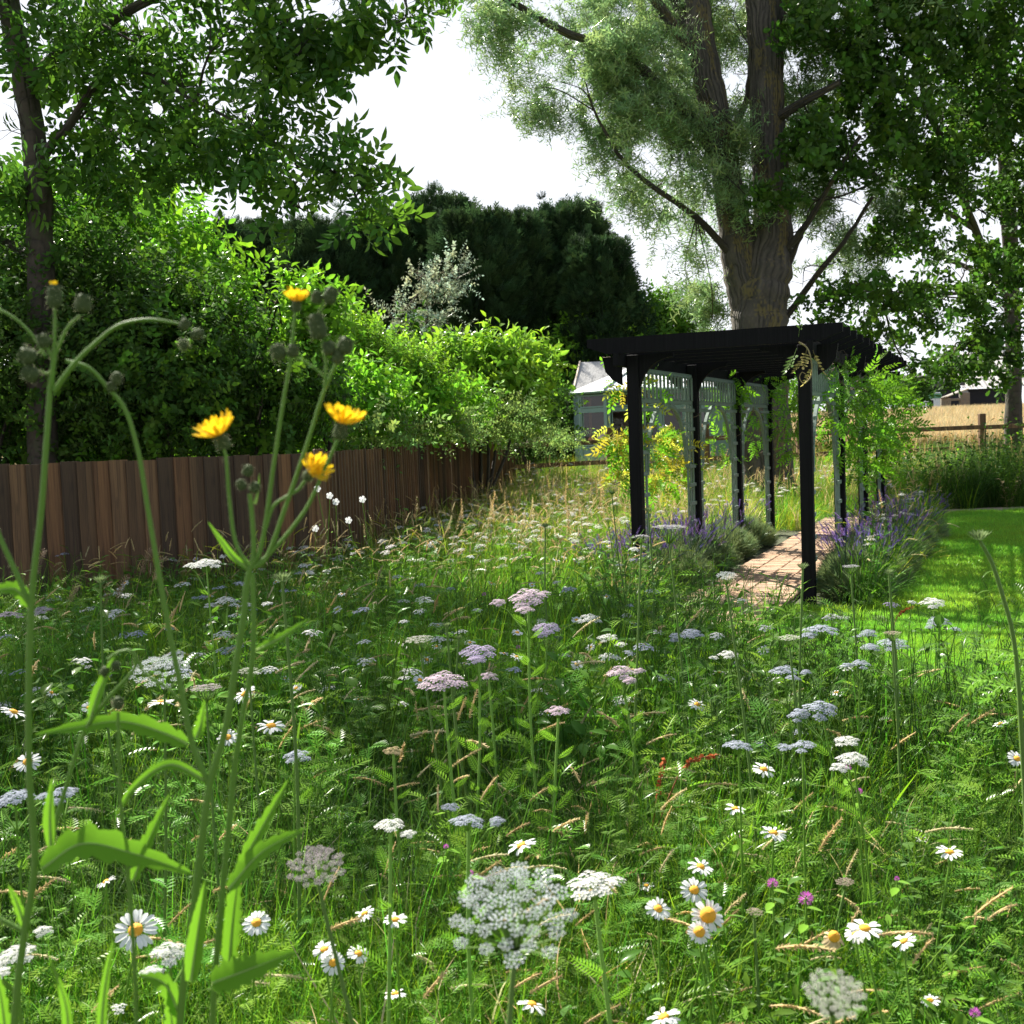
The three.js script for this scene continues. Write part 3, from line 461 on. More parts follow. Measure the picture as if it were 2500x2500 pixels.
// walnut standing behind the fence on the left
{
  const d = 11.2, root = thing('walnut_tree', 'dark walnut tree behind the board fence, its boughs overhanging the meadow', 'tree', ground0(105, d));
  limb(root, 'trunk', [[108, 1500, d, 0.15], [104, 1000, d, 0.135], [100, 660, d, 0.125], [92, 450, d, 0.115], [70, 250, d, 0.11], [30, 50, d, 0.1], [-10, -200, d, 0.09], [-30, -420, d, 0.06]], M.bark, 14);
  limb(root, 'branch', [[96, 480, d, 0.05], [20, 490, d, 0.045], [-60, 440, d - 0.2, 0.04]], M.bark, 8); limb(root, 'branch', [[98, 640, d, 0.05], [30, 600, d + 0.2, 0.045], [-40, 560, d + 0.2, 0.04]], M.bark, 8);
  limb(root, 'branch', [[92, 400, d, 0.05], [180, 290, d - 0.2, 0.04], [240, 200, d - 0.3, 0.035], [330, 170, d - 0.5, 0.025], [480, 250, d - 0.7, 0.015], [640, 330, d - 1, 0.01], [760, 400, d - 1.2, 0.006]], M.bark, 8);
  limb(root, 'branch', [[60, 200, d, 0.06], [250, 60, d - 0.3, 0.05], [480, -40, d - 0.6, 0.04], [760, -60, d - 1, 0.02], [1000, -30, d - 1.2, 0.008]], M.bark, 8);
  limb(root, 'branch', [[20, 0, d, 0.06], [200, -200, d - 0.2, 0.05], [500, -300, d - 0.4, 0.03], [800, -280, d - 0.6, 0.012]], M.bark, 8);
  const L = lobesOf([[90, 80, d, 200, 130], [330, 70, d - 0.6, 210, 120], [250, 230, d, 150, 110], [560, 70, d - 0.9, 170, 90], [450, 210, d - 0.5, 170, 100], [700, 40, d - 1.1, 160, 70], [630, 150, d - 1, 130, 70, 90], [880, 10, d - 1.2, 130, 45, 80], [760, 110, d - 1.1, 90, 55, 80], [600, 300, d - 0.9, 160, 75], [720, 380, d - 1.1, 130, 80, 90], [840, 440, d - 1.2, 90, 50, 70], [500, 370, d - 0.3, 140, 80], [330, 370, d, 150, 90], [880, 500, d - 1.2, 60, 55, 60], [60, 330, d, 130, 120], [20, 560, d, 90, 120], [760, 520, d - 1.1, 90, 60, 70], [960, 60, d - 1.2, 60, 50, 60], [1020, 5, d - 1.2, 60, 30, 60], [180, 500, d + 0.3, 130, 100]]);
  const hi = lobesOf([[0, -250, d, 450, 250], [450, -260, d - 0.4, 350, 190], [850, -190, d - 0.9, 250, 120], [150, -480, d, 450, 200], [-350, 100, d, 300, 400], [-300, 450, d, 220, 300], [-450, -500, d, 420, 320], [-300, -900, d, 380, 220]]);  // crown out of view; last two lobes added to dapple the meadow with shade
  const from = [[92, 400], [180, 290], [330, 170], [480, 250], [640, 330], [760, 400], [250, 60], [480, -40], [760, -60], [980, -30], [20, 0], [100, 640]].map(([x, y], i) => at(x, y, d - (i % 7) * 0.15));
  twigs(root, L, from, 7, 0.012, M.bark);
  foliage(root, L, 1650, G.walnut, leafMat(1, 1, 1, { tr: 0.42, coat: 0.3, cr: 0.25 }), tint(0.08, 0.19, 0.018, 0.35), { bias: V(0.1, -0.45, 0.1), out: 0.8, rand: 0.6, shell: 0.1, gap: 0.46, freq: 2.6, parts: 300, partName: 'leaf', size: 0.95 });
  foliage(root, hi, 1500, G.walnut, M.leaf, tint(0.085, 0.2, 0.018), { bias: V(0, -0.35, 0), size: 1.2, gap: 0.55, freq: 0.8 });
  limb(root, 'branch', [[-20, -300, d, 0.08], [-60, -700, d, 0.06], [-100, -1100, d, 0.03]], M.bark, 8); limb(root, 'branch', [[-25, -380, d, 0.05], [200, -650, d - 0.1, 0.04], [430, -780, d - 0.3, 0.015]], M.bark, 8); limb(root, 'branch', [[-10, -150, d, 0.06], [-250, -380, d, 0.045], [-500, -550, d, 0.02]], M.bark, 8);
}
// shrubs: [name, label, lobes, count, leaf kind, colour, options]
function shrub(name, label, category, list, count, geos, mat, color, opt = {}) {
  const L = lobesOf(list), lo = L[0], base = V(lo.c.x + (opt.shift ?? 0), gy(-lo.c.z), lo.c.z), root = thing(name, label, category, base, opt.group), from = [];
  for (let k = 0; k < (opt.stems ?? 6); k++) { const e = L[k % L.length], a = V(rs(0.15), 0, rs(0.15)), m = e.c.clone().lerp(base, 0.4).sub(root.position).add(V(rs(0.3), 0, rs(0.3))), g = new GB(), b = e.c.clone().sub(root.position); g.tube(smooth([a, m, b], 8), (t) => 0.03 * (1.3 - t), 6, false); part(root, 'stem', g.geo(false), M.bark); from.push(e.c.clone(), m.clone().add(root.position)); }
  twigs(root, L, from, 4, 0.01); foliage(root, L, count, geos, mat, color, { shell: 0.3, ...opt }); return root;
}
const leafA = leafMat(1, 1, 1, { tr: 0.52, coat: 0.22, cr: 0.2 });
const bright = tint(0.17, 0.39, 0.02, 0.35), mid = tint(0.105, 0.24, 0.014), deep = tint(0.065, 0.15, 0.016), yellow = tint(0.22, 0.41, 0.025, 0.35), grey = tint(0.22, 0.34, 0.08);
shrub('hawthorn_bush', 'dense dark bush behind the fence below the walnut trunk', 'bush', [[60, 900, 11.6, 260, 260], [-160, 850, 11.6, 220, 300], [200, 760, 12, 200, 160]], 2500, G.small, leafA, deep, { size: 1.3, gap: 0.25 });
shrub('dark_shrub', 'glossy dark green shrub above the middle of the near fence run', 'bush', [[380, 930, 11.5, 200, 190], [520, 890, 12, 160, 150], [640, 980, 12, 140, 120], [300, 830, 12.2, 170, 160]], 2700, G.small, leafA, () => rnd() < 0.6 ? deep() : mid(), { size: 1.35, gap: 0.26 });
shrub('hazel_bush', 'bright broad-leaved bush in sunlight under the walnut boughs', 'bush', [[330, 640, 13.5, 230, 120], [120, 640, 13.5, 210, 170], [520, 770, 13, 170, 110], [250, 520, 14, 150, 70], [640, 790, 13, 110, 70]], 1500, G.broad, leafA, bright, { size: 1, gap: 0.34, parts: 120 });
shrub('laurel_bush', 'broad-leaved bush with arching shiny twigs above the sow thistle flowers', 'bush', [[690, 850, 12.6, 110, 100], [770, 800, 12.6, 55, 60], [680, 730, 12.6, 70, 30]], 300, G.broad, leafA, bright, { size: 0.95, gap: 0.34, parts: 90 });
shrub('golden_shrub', 'upright yellow-green shrub beside the black conifers', 'bush', [[880, 940, 15, 100, 90], [930, 920, 15.5, 90, 60], [850, 850, 15, 25, 70], [895, 860, 15, 20, 50], [990, 930, 15.5, 90, 40]], 900, G.small, leafA, yellow, { bias: V(0, 0.9, 0), size: 1.15, gap: 0.28 });
shrub('bramble_bush', 'bright green bramble sprawling over the receding fence', 'bush', [[860, 990, 13.8, 140, 75], [980, 985, 15.4, 130, 70], [1090, 995, 17.4, 110, 50], [760, 1010, 12.6, 90, 60]], 1150, G.broad, leafA, bright, { size: 0.85, gap: 0.33, parts: 120 });
shrub('trailing_shrub', 'fine-leaved grey-green shrub trailing over the fence top', 'bush', [[1010, 1030, 15.8, 170, 36], [1150, 1020, 18.5, 140, 36], [900, 1055, 13.2, 110, 30], [1235, 1045, 21, 110, 22], [1330, 1075, 25, 80, 16]], 800, G.small, leafA, grey, { bias: V(0.5, -0.2, 0.2), size: 1.2, gap: 0.3, stems: 1, shift: -0.7 });
shrub('lime_bush', 'sunlit lime green bush left of the summerhouse roof', 'bush', [[1160, 915, 20, 100, 60], [1250, 905, 21, 80, 45], [1090, 930, 19, 80, 50], [1200, 965, 20, 100, 50]], 1150, G.broad, leafA, yellow, { size: 1.35, gap: 0.36, parts: 60 });
shrub('shady_bush', 'dark spreading bush in front of the summerhouse corner', 'bush', [[1290, 1000, 28, 95, 60], [1220, 1000, 27.5, 100, 50], [1340, 1065, 28, 55, 40], [1270, 1080, 28, 70, 40], [1160, 990, 26, 80, 45]], 1150, G.medium, leafA, deep, { size: 1.2, gap: 0.25 });
shrub('maple_bush', 'light green bush rising behind the summerhouse roof', 'bush', [[1380, 890, 38, 110, 80], [1440, 850, 38, 100, 70], [1340, 850, 38, 70, 50], [1500, 845, 38, 80, 60], [1420, 960, 38, 130, 80]], 1500, G.broad, leafA, bright, { size: 1.4, gap: 0.34 });
shrub('elder_bush', 'rounded green bush above the left end of the pergola roof', 'bush', [[1590, 790, 39, 80, 60], [1640, 800, 39, 60, 70], [1545, 810, 39, 60, 50], [1600, 870, 39, 130, 80]], 1100, G.medium, leafA, mid, { size: 1.9, gap: 0.3 });
{ // silver pear in front of the conifers
  const L = lobesOf([[1020, 685, 24, 30, 22], [1075, 690, 24, 45, 30], [1110, 660, 24, 18, 40], [1085, 740, 24, 45, 40], [960, 775, 24, 40, 35], [1010, 760, 24, 40, 25], [1050, 820, 24, 60, 50], [980, 840, 24, 60, 40]]), root = thing('silver_pear', 'small silvery-leaved tree with bare twisting twigs before the black conifers', 'tree', ground0(1000, 24));
  limb(root, 'trunk', [[1000, 1200, 24, 0.06], [985, 900, 24, 0.05], [975, 780, 24, 0.035], [1015, 725, 24, 0.02], [1030, 700, 24, 0.012]], M.bark, 8); limb(root, 'branch', [[990, 880, 24, 0.03], [1040, 800, 24, 0.02], [1050, 700, 24, 0.014], [1110, 665, 24, 0.008]], M.bark, 6);
  twigs(root, L, [at(975, 780, 24), at(1040, 800, 24), at(1050, 700, 24), at(1015, 725, 24)], 4, 0.01); foliage(root, L, 230, G.small, leafA, tint(0.3, 0.36, 0.24), { size: 1.4, gap: 0.42, freq: 3 });
}
// ---------------------------------------------------------------- the row of black conifers
{
  const mat = leafMat(1, 1, 1, { tr: 0.25, coat: 0.05, cr: 0.4 }), col = tint(0.04, 0.08, 0.026, 0.4, 0.15);
  const trees = [[430, 540, 170, 'furthest left of the row, half hidden by walnut boughs'], [560, 505, 150, 'second of the row from the walnut, flat topped'], [690, 500, 150, 'third of the row from the walnut'], [800, 490, 135, 'behind the drooping walnut tips'], [925, 478, 135, 'just left of the tallest spire'], [1085, 430, 150, 'carrying the tallest pointed spire'], [1170, 465, 130, 'with a short twin top in the middle of the row'], [1260, 480, 140, 'in the dip of the row'], [1390, 446, 140, 'with the highest rounded head'], [1470, 540, 95, 'outermost, beside the open sky']];
  trees.forEach(([px, top, half, which], n) => {
    const d = 38 + (n % 3) * 1.2, base = ground0(px, d), H = at(px, top, d).y - gy(d) - 0.45, R = half * d / F * 1.05, root = thing('conifer_tree', 'black-green conifer ' + which, 'tree', base, 'conifers in a row behind the shrubs');
    const g = new GB(); g.tube([V(0, 0, 0), V(0.05, H * 0.5, 0), V(0, H * 0.97, 0)], [0.22, 0.15, 0.02], 8); part(root, 'trunk', g.geo(false), M.bark);
    const items = [], NN = 2000, tips = variants(9, () => [rnd() * 6.283, rr(0.15, 0.85), rr(0.76, 0.97)]); tips[0] = [0, 0, n === 5 ? 1.0 : 0.97];
    for (let k = 0; k < NN; k++) {
      const spire = k < 130, y = spire ? H * rr(0.8, 0.95) : H * Math.pow(rnd(), 0.8) * 0.93, f = rnd() * 6.283, t = y / H, lump = 0.5 + 0.62 * noise3(Math.cos(f) * 2.2 + n * 5, y * 0.7, Math.sin(f) * 2.2) + 0.32 * noise3(Math.cos(f) * 5 + n * 3, y * 1.9, Math.sin(f) * 5);
      const prof = Math.pow(1 - Math.pow(t, 3.2), 0.6) * lump, rad = R * (spire ? prof * 0.5 : prof * 0.92) * (k % 5 ? rr(0.78, 1) : rr(0.2, 0.7)), p = V(Math.cos(f) * rad, y - 0.15, Math.sin(f) * rad);
      if (k < 420) { const [tf, tr2, th] = tips[k % 9], u = rnd(), yy = H * (th - 0.16 * u), w = 0.5 * u * u + 0.04; p.set(Math.cos(tf) * tr2 * R + rs(w * 1.5), yy, Math.sin(tf) * tr2 * R + rs(w * 1.5)); }
      const q = turnTo(V(Math.cos(f) * (1 - t * 0.6) + rs(0.35), 0.25 + t * 0.9 + rs(0.35), Math.sin(f) * (1 - t * 0.6) + rs(0.35)), rnd() * 6.28);
      items.push({ p, q, s: rr(0.8, 1.5) * (k < 420 ? 0.6 : 1.1), c: col(), k: k % 3 });
    }
    for (let b = 0; b < 75; b++) { const t = 0.35 + 0.6 * Math.sqrt(rnd()), f = rnd() * 6.283, r0 = R * Math.pow(1 - Math.pow(t, 3.2), 0.6) * 0.85, dir = V(Math.cos(f), 0.5 + t * 0.9 + rs(0.3), Math.sin(f)).normalize(), L2 = rr(0.35, 0.85); for (let k = 0; k < 7; k++) { const u = k / 6; items.push({ p: V(Math.cos(f) * r0, t * H - 0.2, Math.sin(f) * r0).addScaledVector(dir, L2 * u).add(V(rs(0.16) * (1 - u), rs(0.12), rs(0.16) * (1 - u))), q: turnTo(dir.clone().add(V(rs(0.5), rs(0.3) - 0.15, rs(0.5))), rnd() * 6.28), s: rr(0.6, 0.95) * (1.15 - 0.5 * u), c: col(), k: k % 3 }); } }
    G.conifer.forEach((gg, k) => instanced(root, 'crown', gg, mat, items.filter((i) => i.k === k)));
  });
}
// ---------------------------------------------------------------- willow behind the pergola
{
  const d = 21, root = thing('willow_tree', 'huge forked willow with grey-green leaves rising behind the pergola', 'tree', ground0(1868, d));
  limb(root, 'trunk', [[1868, 1260, d, 0.6], [1868, 1180, d, 0.53], [1860, 1000, d, 0.48], [1855, 820, d, 0.47], [1856, 720, d, 0.5], [1876, 640, d, 0.42], [1884, 540, d, 0.34], [1880, 400, d, 0.31], [1872, 220, d, 0.3], [1866, 60, d, 0.29], [1850, -150, d, 0.25], [1820, -420, d, 0.15]], M.willowBark, 22, 70, 0.05);
  limb(root, 'trunk', [[1838, 820, d + 0.1, 0.3], [1822, 720, d, 0.33], [1800, 600, d, 0.3], [1775, 430, d, 0.25], [1740, 250, d, 0.25], [1712, 90, d, 0.24], [1690, -100, d, 0.18], [1660, -350, d, 0.1]], M.willowBark, 18, 50, 0.05);
  const B = (...p) => limb(root, 'branch', p, M.willowBark, 8);
  B([1735, 240, d, 0.12], [1693, 140, d, 0.11], [1640, 60, d - 0.3, 0.1], [1580, -30, d - 0.6, 0.08], [1500, -160, d - 0.8, 0.05]);
  B([1770, 430, d, 0.11], [1700, 300, d - 0.5, 0.1], [1600, 200, d - 0.9, 0.09], [1520, 130, d - 1.2, 0.08], [1370, 75, d - 1.6, 0.065], [1242, 0, d - 2, 0.05], [1100, -70, d - 2.3, 0.02]);
  B([1800, 640, d, 0.07], [1700, 530, d - 0.6, 0.055], [1600, 460, d - 1, 0.045], [1520, 390, d - 1.3, 0.035], [1450, 270, d - 1.6, 0.02], [1430, 200, d - 1.7, 0.01]);
  B([1895, 640, d, 0.08], [1960, 560, d - 0.5, 0.06], [2010, 480, d - 0.8, 0.045], [2100, 330, d - 1.2, 0.03]); B([1905, 700, d, 0.06], [1945, 600, d - 0.3, 0.05], [1970, 540, d - 0.5, 0.03]);
  B([1885, 830, d + 0.1, 0.07], [1940, 745, d + 0.4, 0.06], [2010, 650, d + 0.3, 0.05], [2060, 590, d, 0.04], [2130, 480, d - 0.3, 0.03]); B([1880, 300, d, 0.1], [1960, 250, d - 0.6, 0.08], [2050, 200, d - 1, 0.05]); B([1870, 130, d, 0.15], [1910, 40, d, 0.14], [1935, -120, d, 0.1]); B([1760, 380, d, 0.08], [1820, 250, d + 0.4, 0.06], [1835, 120, d + 0.5, 0.04]);
  B([1715, 110, d, 0.12], [1660, 30, d + 0.3, 0.1], [1620, -80, d + 0.4, 0.07]);
  const L = lobesOf([[1380, 110, d - 1.6, 150, 90], [1290, 70, d - 1.8, 100, 60], [1200, 20, d - 2, 70, 35, 50], [1300, 215, d - 1.6, 70, 55, 60], [1370, 200, d - 1.5, 80, 60, 80], [1510, 90, d - 1.2, 150, 120], [1470, 230, d - 1.4, 70, 80, 70], [1560, 280, d - 1, 130, 120], [1530, 390, d - 1.2, 80, 70, 80], [1640, 400, d - 0.8, 130, 130], [1660, 540, d - 0.7, 100, 80], [1700, 620, d - 0.3, 60, 70, 70], [1620, 170, d + 0.6, 120, 150, 90], [1790, 180, d + 1.6, 120, 190, 80], [1740, 420, d + 1.6, 110, 160, 80], [1660, 330, d - 0.3, 60, 90, 60], [1825, 480, d - 0.8, 30, 50, 30], [1800, 300, d - 0.8, 25, 60, 30], [1830, 600, d + 1.2, 60, 90, 50], [1700, 720, d + 1.2, 45, 50, 50], [1740, 780, d + 1.2, 30, 60, 40], [1980, 150, d + 0.8, 120, 180, 90], [1990, 380, d + 0.6, 100, 140, 80], [1970, 560, d + 0.6, 90, 100, 70], [2030, 640, d + 0.6, 90, 80], [1960, 700, d + 0.8, 50, 60, 50], [1600, 20, d + 0.5, 160, 90, 90], [1800, 0, d + 1.5, 200, 110, 80], [2100, 500, d + 0.4, 80, 100], [1920, 300, d - 0.8, 25, 60, 30], [1700, 560, d - 0.5, 60, 50, 40]]);
  const hi = lobesOf([[1560, -110, d + 0.3, 200, 70], [1850, -200, d + 0.8, 300, 150], [1150, -60, d - 1.5, 120, 40], [2120, -100, d, 250, 180], [1850, -430, d, 330, 220]]);
  const from = [[1735, 240], [1640, 60], [1600, 200], [1520, 130], [1370, 75], [1242, 0], [1600, 460], [1520, 390], [1450, 270], [1700, 530], [1960, 560], [2010, 480], [2010, 650], [1960, 250], [1835, 120], [1775, 430], [1880, 400]].map(([x, y]) => at(x, y, d - 0.7));
  twigs(root, L, from, 3, 0.011, M.willowBark);
  const mat = leafMat(1, 1, 1, { tr: 0.42, coat: 0.6, cr: 0.2 });
  foliage(root, L.map((l) => ({ c: l.c.clone().add(V(0, 0, -0.35)), r: l.r })), 6200, G.willow, mat, tint(0.25, 0.38, 0.14, 0.35, 0.12), { bias: V(0.25, -0.55, 0), out: 0.55, rand: 0.6, shell: 0.05, gap: 0.5, freq: 1.6, size: 0.85 });
  foliage(root, hi, 1500, G.willow, mat, tint(0.22, 0.34, 0.12, 0.3, 0.12), { bias: V(0, -0.5, 0), shell: 0.1, size: 1.1 });
}
// ---------------------------------------------------------------- oak on the right
{
  const d = 30, root = thing('oak_tree', 'dark lobed-leaved oak on the right, its boughs hanging over the fence', 'tree', ground0(2476, d));
  limb(root, 'trunk', [[2476, 1130, d, 0.26], [2474, 1000, d, 0.2], [2474, 850, d, 0.19], [2470, 700, d, 0.19], [2462, 520, d - 1, 0.18], [2450, 300, d - 2.5, 0.16], [2440, 50, d - 3.5, 0.14], [2440, -250, d - 4, 0.08]], M.bark, 14, 40);
  const B = (...p) => limb(root, 'branch', p, M.bark, 8);
  B([2468, 740, d, 0.1], [2420, 660, d - 2, 0.1], [2380, 560, d - 4, 0.09], [2330, 430, d - 6, 0.08], [2290, 320, d - 7.5, 0.06], [2200, 200, d - 8.5, 0.04], [2080, 120, d - 9, 0.02]);
  B([2380, 560, d - 4, 0.06], [2280, 500, d - 6, 0.05], [2150, 440, d - 8, 0.035], [1980, 410, d - 9, 0.015]); B([2420, 680, d - 2, 0.06], [2330, 640, d - 4.5, 0.05], [2200, 600, d - 7, 0.03], [2090, 590, d - 8, 0.015]); B([2470, 760, d, 0.06], [2400, 715, d - 3, 0.05], [2280, 720, d - 6, 0.03], [2150, 710, d - 8, 0.015]);
  B([2450, 320, d - 2.5, 0.07], [2400, 200, d - 5, 0.06], [2320, 60, d - 7, 0.04], [2200, -40, d - 8, 0.02]); B([2472, 860, d, 0.04], [2420, 840, d - 3, 0.03], [2330, 850, d - 6, 0.012]);
  const L = lobesOf([[2050, 60, 20.5, 150, 70], [2230, 100, 21, 170, 110], [2420, 110, 22, 160, 150], [2140, 260, 20.5, 150, 80], [1950, 80, 20, 60, 40, 40], [1970, 390, 20, 100, 50, 60], [1900, 470, 19.5, 50, 40, 40], [2000, 320, 20, 80, 50, 50], [2120, 400, 20.5, 110, 60], [2290, 300, 22, 150, 110], [2430, 340, 23, 140, 150], [2270, 440, 22, 110, 80], [2430, 540, 24, 110, 110], [2160, 560, 21.5, 90, 45, 60], [2240, 600, 22, 110, 40, 60], [2360, 640, 23.5, 100, 50, 60], [2080, 690, 21, 80, 45, 60], [2000, 740, 21, 80, 45, 60], [2180, 720, 22, 100, 40, 60], [2300, 730, 23, 90, 40, 60], [2430, 720, 24, 80, 70, 60], [2230, 800, 22.5, 50, 60, 50], [2290, 790, 22.5, 50, 30, 40], [2400, 850, 24, 80, 50, 60], [2300, 900, 23, 40, 50, 40], [2240, 930, 22.5, 35, 40, 40], [2460, 870, 24, 50, 90, 50], [2120, 800, 21.5, 60, 40, 50], [2350, 910, 23.5, 60, 25, 40], [2130, 170, 20.5, 120, 60]]);
  const hi = lobesOf([[2300, -80, 21, 300, 140], [2600, 100, 22, 200, 300], [2620, 550, 24, 150, 300], [2350, -300, 22, 400, 200]]);
  const from = [[2468, 740], [2380, 560], [2330, 430], [2290, 320], [2200, 200], [2280, 500], [2150, 440], [2330, 640], [2200, 600], [2400, 715], [2280, 720], [2150, 710], [2400, 200], [2320, 60], [2330, 850], [2470, 860]].map(([x, y], i) => at(x, y, [29, 26, 24, 22.5, 21.5, 24, 22, 25.5, 23, 27, 24, 22, 25, 23, 24, 28][i]));
  twigs(root, L, from, 6, 0.02, M.bark);
  const mat = leafMat(1, 1, 1, { tr: 0.45, coat: 0.3, cr: 0.22 });
  foliage(root, L, 3200, G.oak, mat, tint(0.068, 0.155, 0.014, 0.4, 0.15), { bias: V(0, -0.15, 0), shell: 0.05, gap: 0.42, freq: 1.9, size: 0.95, parts: 200 });
  foliage(root, hi, 1000, G.oak, mat, tint(0.075, 0.17, 0.014), { shell: 0.1, size: 1.5 });
}
shrub('background_hedge', 'dense green hedge closing the view behind the board fence at left', 'hedge', [[40, 900, 17, 420, 210], [520, 930, 18, 380, 190], [-420, 850, 17, 300, 320], [900, 960, 24, 260, 130], [60, 1070, 15, 360, 100], [470, 1075, 15, 300, 90], [-300, 1060, 15, 250, 110]], 3400, G.medium, leafA, mid, { size: 1.8, gap: 0.15 });
// far trees behind the farm and the summerhouse keep the horizon closed
[[1180, 30, 44, 'low green hedge row far behind the lime bush'], [1720, 26, 60, 'distant hedge beyond the pergola']].forEach(([px, h, d, l]) => shrub('far_hedge', l, 'hedge', [[px, 1010 - h, d, 260, 45], [px + 250, 1012 - h, d, 240, 35]], 700, G.medium, leafA, mid, { size: 3, gap: 0.2, group: 'distant hedges' }));

// ---------------------------------------------------------------- wisteria on the pergola
function vine(label, list, count, color, stemPx, opt = {}) {
  const L = lobesOf(list), b = stemPx[0], base = onPlane(b[0], b[1], 0), root = thing('wisteria_vine', label, 'climbing plant', at(b[0], b[1], b[2]).setY(0), 'wisteria climbing the pergola');
  const pts = [V(0, 0, 0), ...stemPx.map(([x, y, d]) => at(x, y, d).sub(root.position))], g = new GB(); g.tube(smooth(pts, 30).map((p) => p.add(V(rs(0.012), 0, rs(0.012)))), (t) => 0.014 * (1.1 - t * 0.8), 6); part(root, 'stem', g.geo(false), M.twig);
  twigs(root, L, stemPx.map(([x, y, d]) => at(x, y, d)), 3, 0.005, M.twig);
  foliage(root, L, count, G.wisteria, leafA, color, { bias: V(0.1, -0.35, 0.15), out: 0.8, rand: 0.6, shell: 0.15, gap: 0.28, freq: 3, parts: Math.min(count, 200), partName: 'leaf', size: 0.82, ...opt }); void base; return root;
}
const gold = tint(0.46, 0.47, 0.05, 0.25, 0.2);
vine('yellow-green wisteria on the near left post of the pergola', [[1520, 1050, 10.4, 28, 45, 25], [1535, 1130, 10.5, 26, 60, 25], [1530, 1200, 10.4, 24, 36, 20], [1585, 1090, 10.9, 30, 36, 25], [1520, 930, 10.5, 18, 22, 15], [1575, 950, 10.8, 12, 40, 15], [1600, 1150, 11, 20, 24, 20]], 200, () => rnd() < 0.65 ? gold() : bright(), [[1560, 1290, 10.35], [1552, 1150, 10.35], [1545, 1000, 10.35], [1540, 900, 10.35]]);
vine('golden wisteria beside the second left post', [[1655, 1030, 12, 20, 55, 20], [1660, 1110, 12, 22, 36, 20], [1640, 1160, 12, 16, 20, 15], [1670, 950, 12.1, 14, 30, 15]], 85, () => rnd() < 0.65 ? gold() : bright(), [[1690, 1300, 12.2], [1682, 1150, 12.2], [1675, 1000, 12.2], [1675, 920, 12.2]]);
vine('green wisteria on the third left post', [[1765, 1010, 13.9, 26, 30, 20], [1790, 960, 14, 22, 30, 20], [1755, 1070, 14, 18, 18, 15], [1790, 1080, 14, 14, 40, 15], [1785, 925, 13.9, 26, 12, 15]], 80, bright, [[1795, 1290, 14.1], [1792, 1150, 14.1], [1790, 1000, 14.1]]);
vine('green wisteria on the farthest left post', [[1850, 1000, 15.9, 26, 40, 20], [1840, 1060, 15.9, 20, 26, 15], [1870, 950, 15.9, 24, 16, 15], [1850, 925, 15.5, 30, 8, 15]], 85, bright, [[1872, 1260, 16], [1868, 1100, 16], [1862, 980, 16]]);
vine('lime green climber seen between the pergola rows beside the near right post', [[1930, 990, 15.7, 26, 50, 20], [1915, 1040, 15.7, 30, 16, 15], [1940, 1090, 15.6, 22, 22, 15], [1935, 940, 15.6, 24, 30, 15]], 100, bright, [[1960, 1260, 15.8], [1955, 1100, 15.8], [1945, 960, 15.8]]);
vine('leafy green wisteria filling the right side trellis of the pergola', [[2080, 940, 11, 60, 45, 40], [2040, 1000, 10.6, 50, 40, 35], [2120, 1000, 11.6, 70, 60, 45], [2070, 1060, 11.2, 70, 40, 40], [2140, 1070, 12.2, 60, 60, 40], [2100, 1120, 12, 60, 40, 40], [2030, 930, 10.3, 30, 30, 25], [2180, 1010, 13.5, 50, 60, 40], [2160, 940, 13, 40, 40, 40], [2050, 880, 10.6, 40, 16, 25], [2190, 1100, 14.5, 40, 70, 40], [2120, 910, 12, 50, 25, 30]], 520, () => rnd() < 0.5 ? mid() : bright(), [[2065, 1380, 11.5], [2060, 1200, 11.5], [2062, 1050, 11.5], [2075, 950, 11.5]]);
{ // the curling shoot that hangs from the near right corner
  const d = 9.25, S = [[1950, 835], [1970, 849], [1981, 885], [1979, 920], [1962, 936], [1952, 922], [1958, 909], [1968, 914]].map(([x, y]) => at(x, y, d)), root = thing('wisteria_shoot', 'pale curling wisteria shoot hanging in front of the near right pergola post', 'climbing plant', S[0].clone());
  const g = new GB(); g.tube(smooth(S.map((p) => p.clone().sub(S[0])), 40), (t) => 0.006 * (1.1 - t * 0.6), 6); part(root, 'stem', g.geo(false), std(0.3, 0.24, 0.12, 0.8));
  const ma = leafA.clone(), mb = leafA.clone(); ma.color = C(0.1, 0.19, 0.03); mb.color = C(0.45, 0.38, 0.13);
  [[1950, 822, 0, ma, 0.9], [1945, 850, 1, ma, 1], [1970, 850, 2, mb, 0.8], [1985, 855, 1, mb, 0.8], [1962, 868, 0, mb, 0.7], [1985, 890, 2, mb, 0.7], [1917, 880, 0, ma, 0.4]].forEach(([x, y, k, m, s], i) => { const l = part(root, 'leaf', G.wisteria[k], m); l.position.copy(at(x, y, d).sub(S[0])); l.scale.setScalar(s); l.quaternion.copy(turnTo(i === 0 ? V(0.2, 1, 0.3) : V(rs(0.7), -0.8, 0.3), rnd() * 6)); });
}
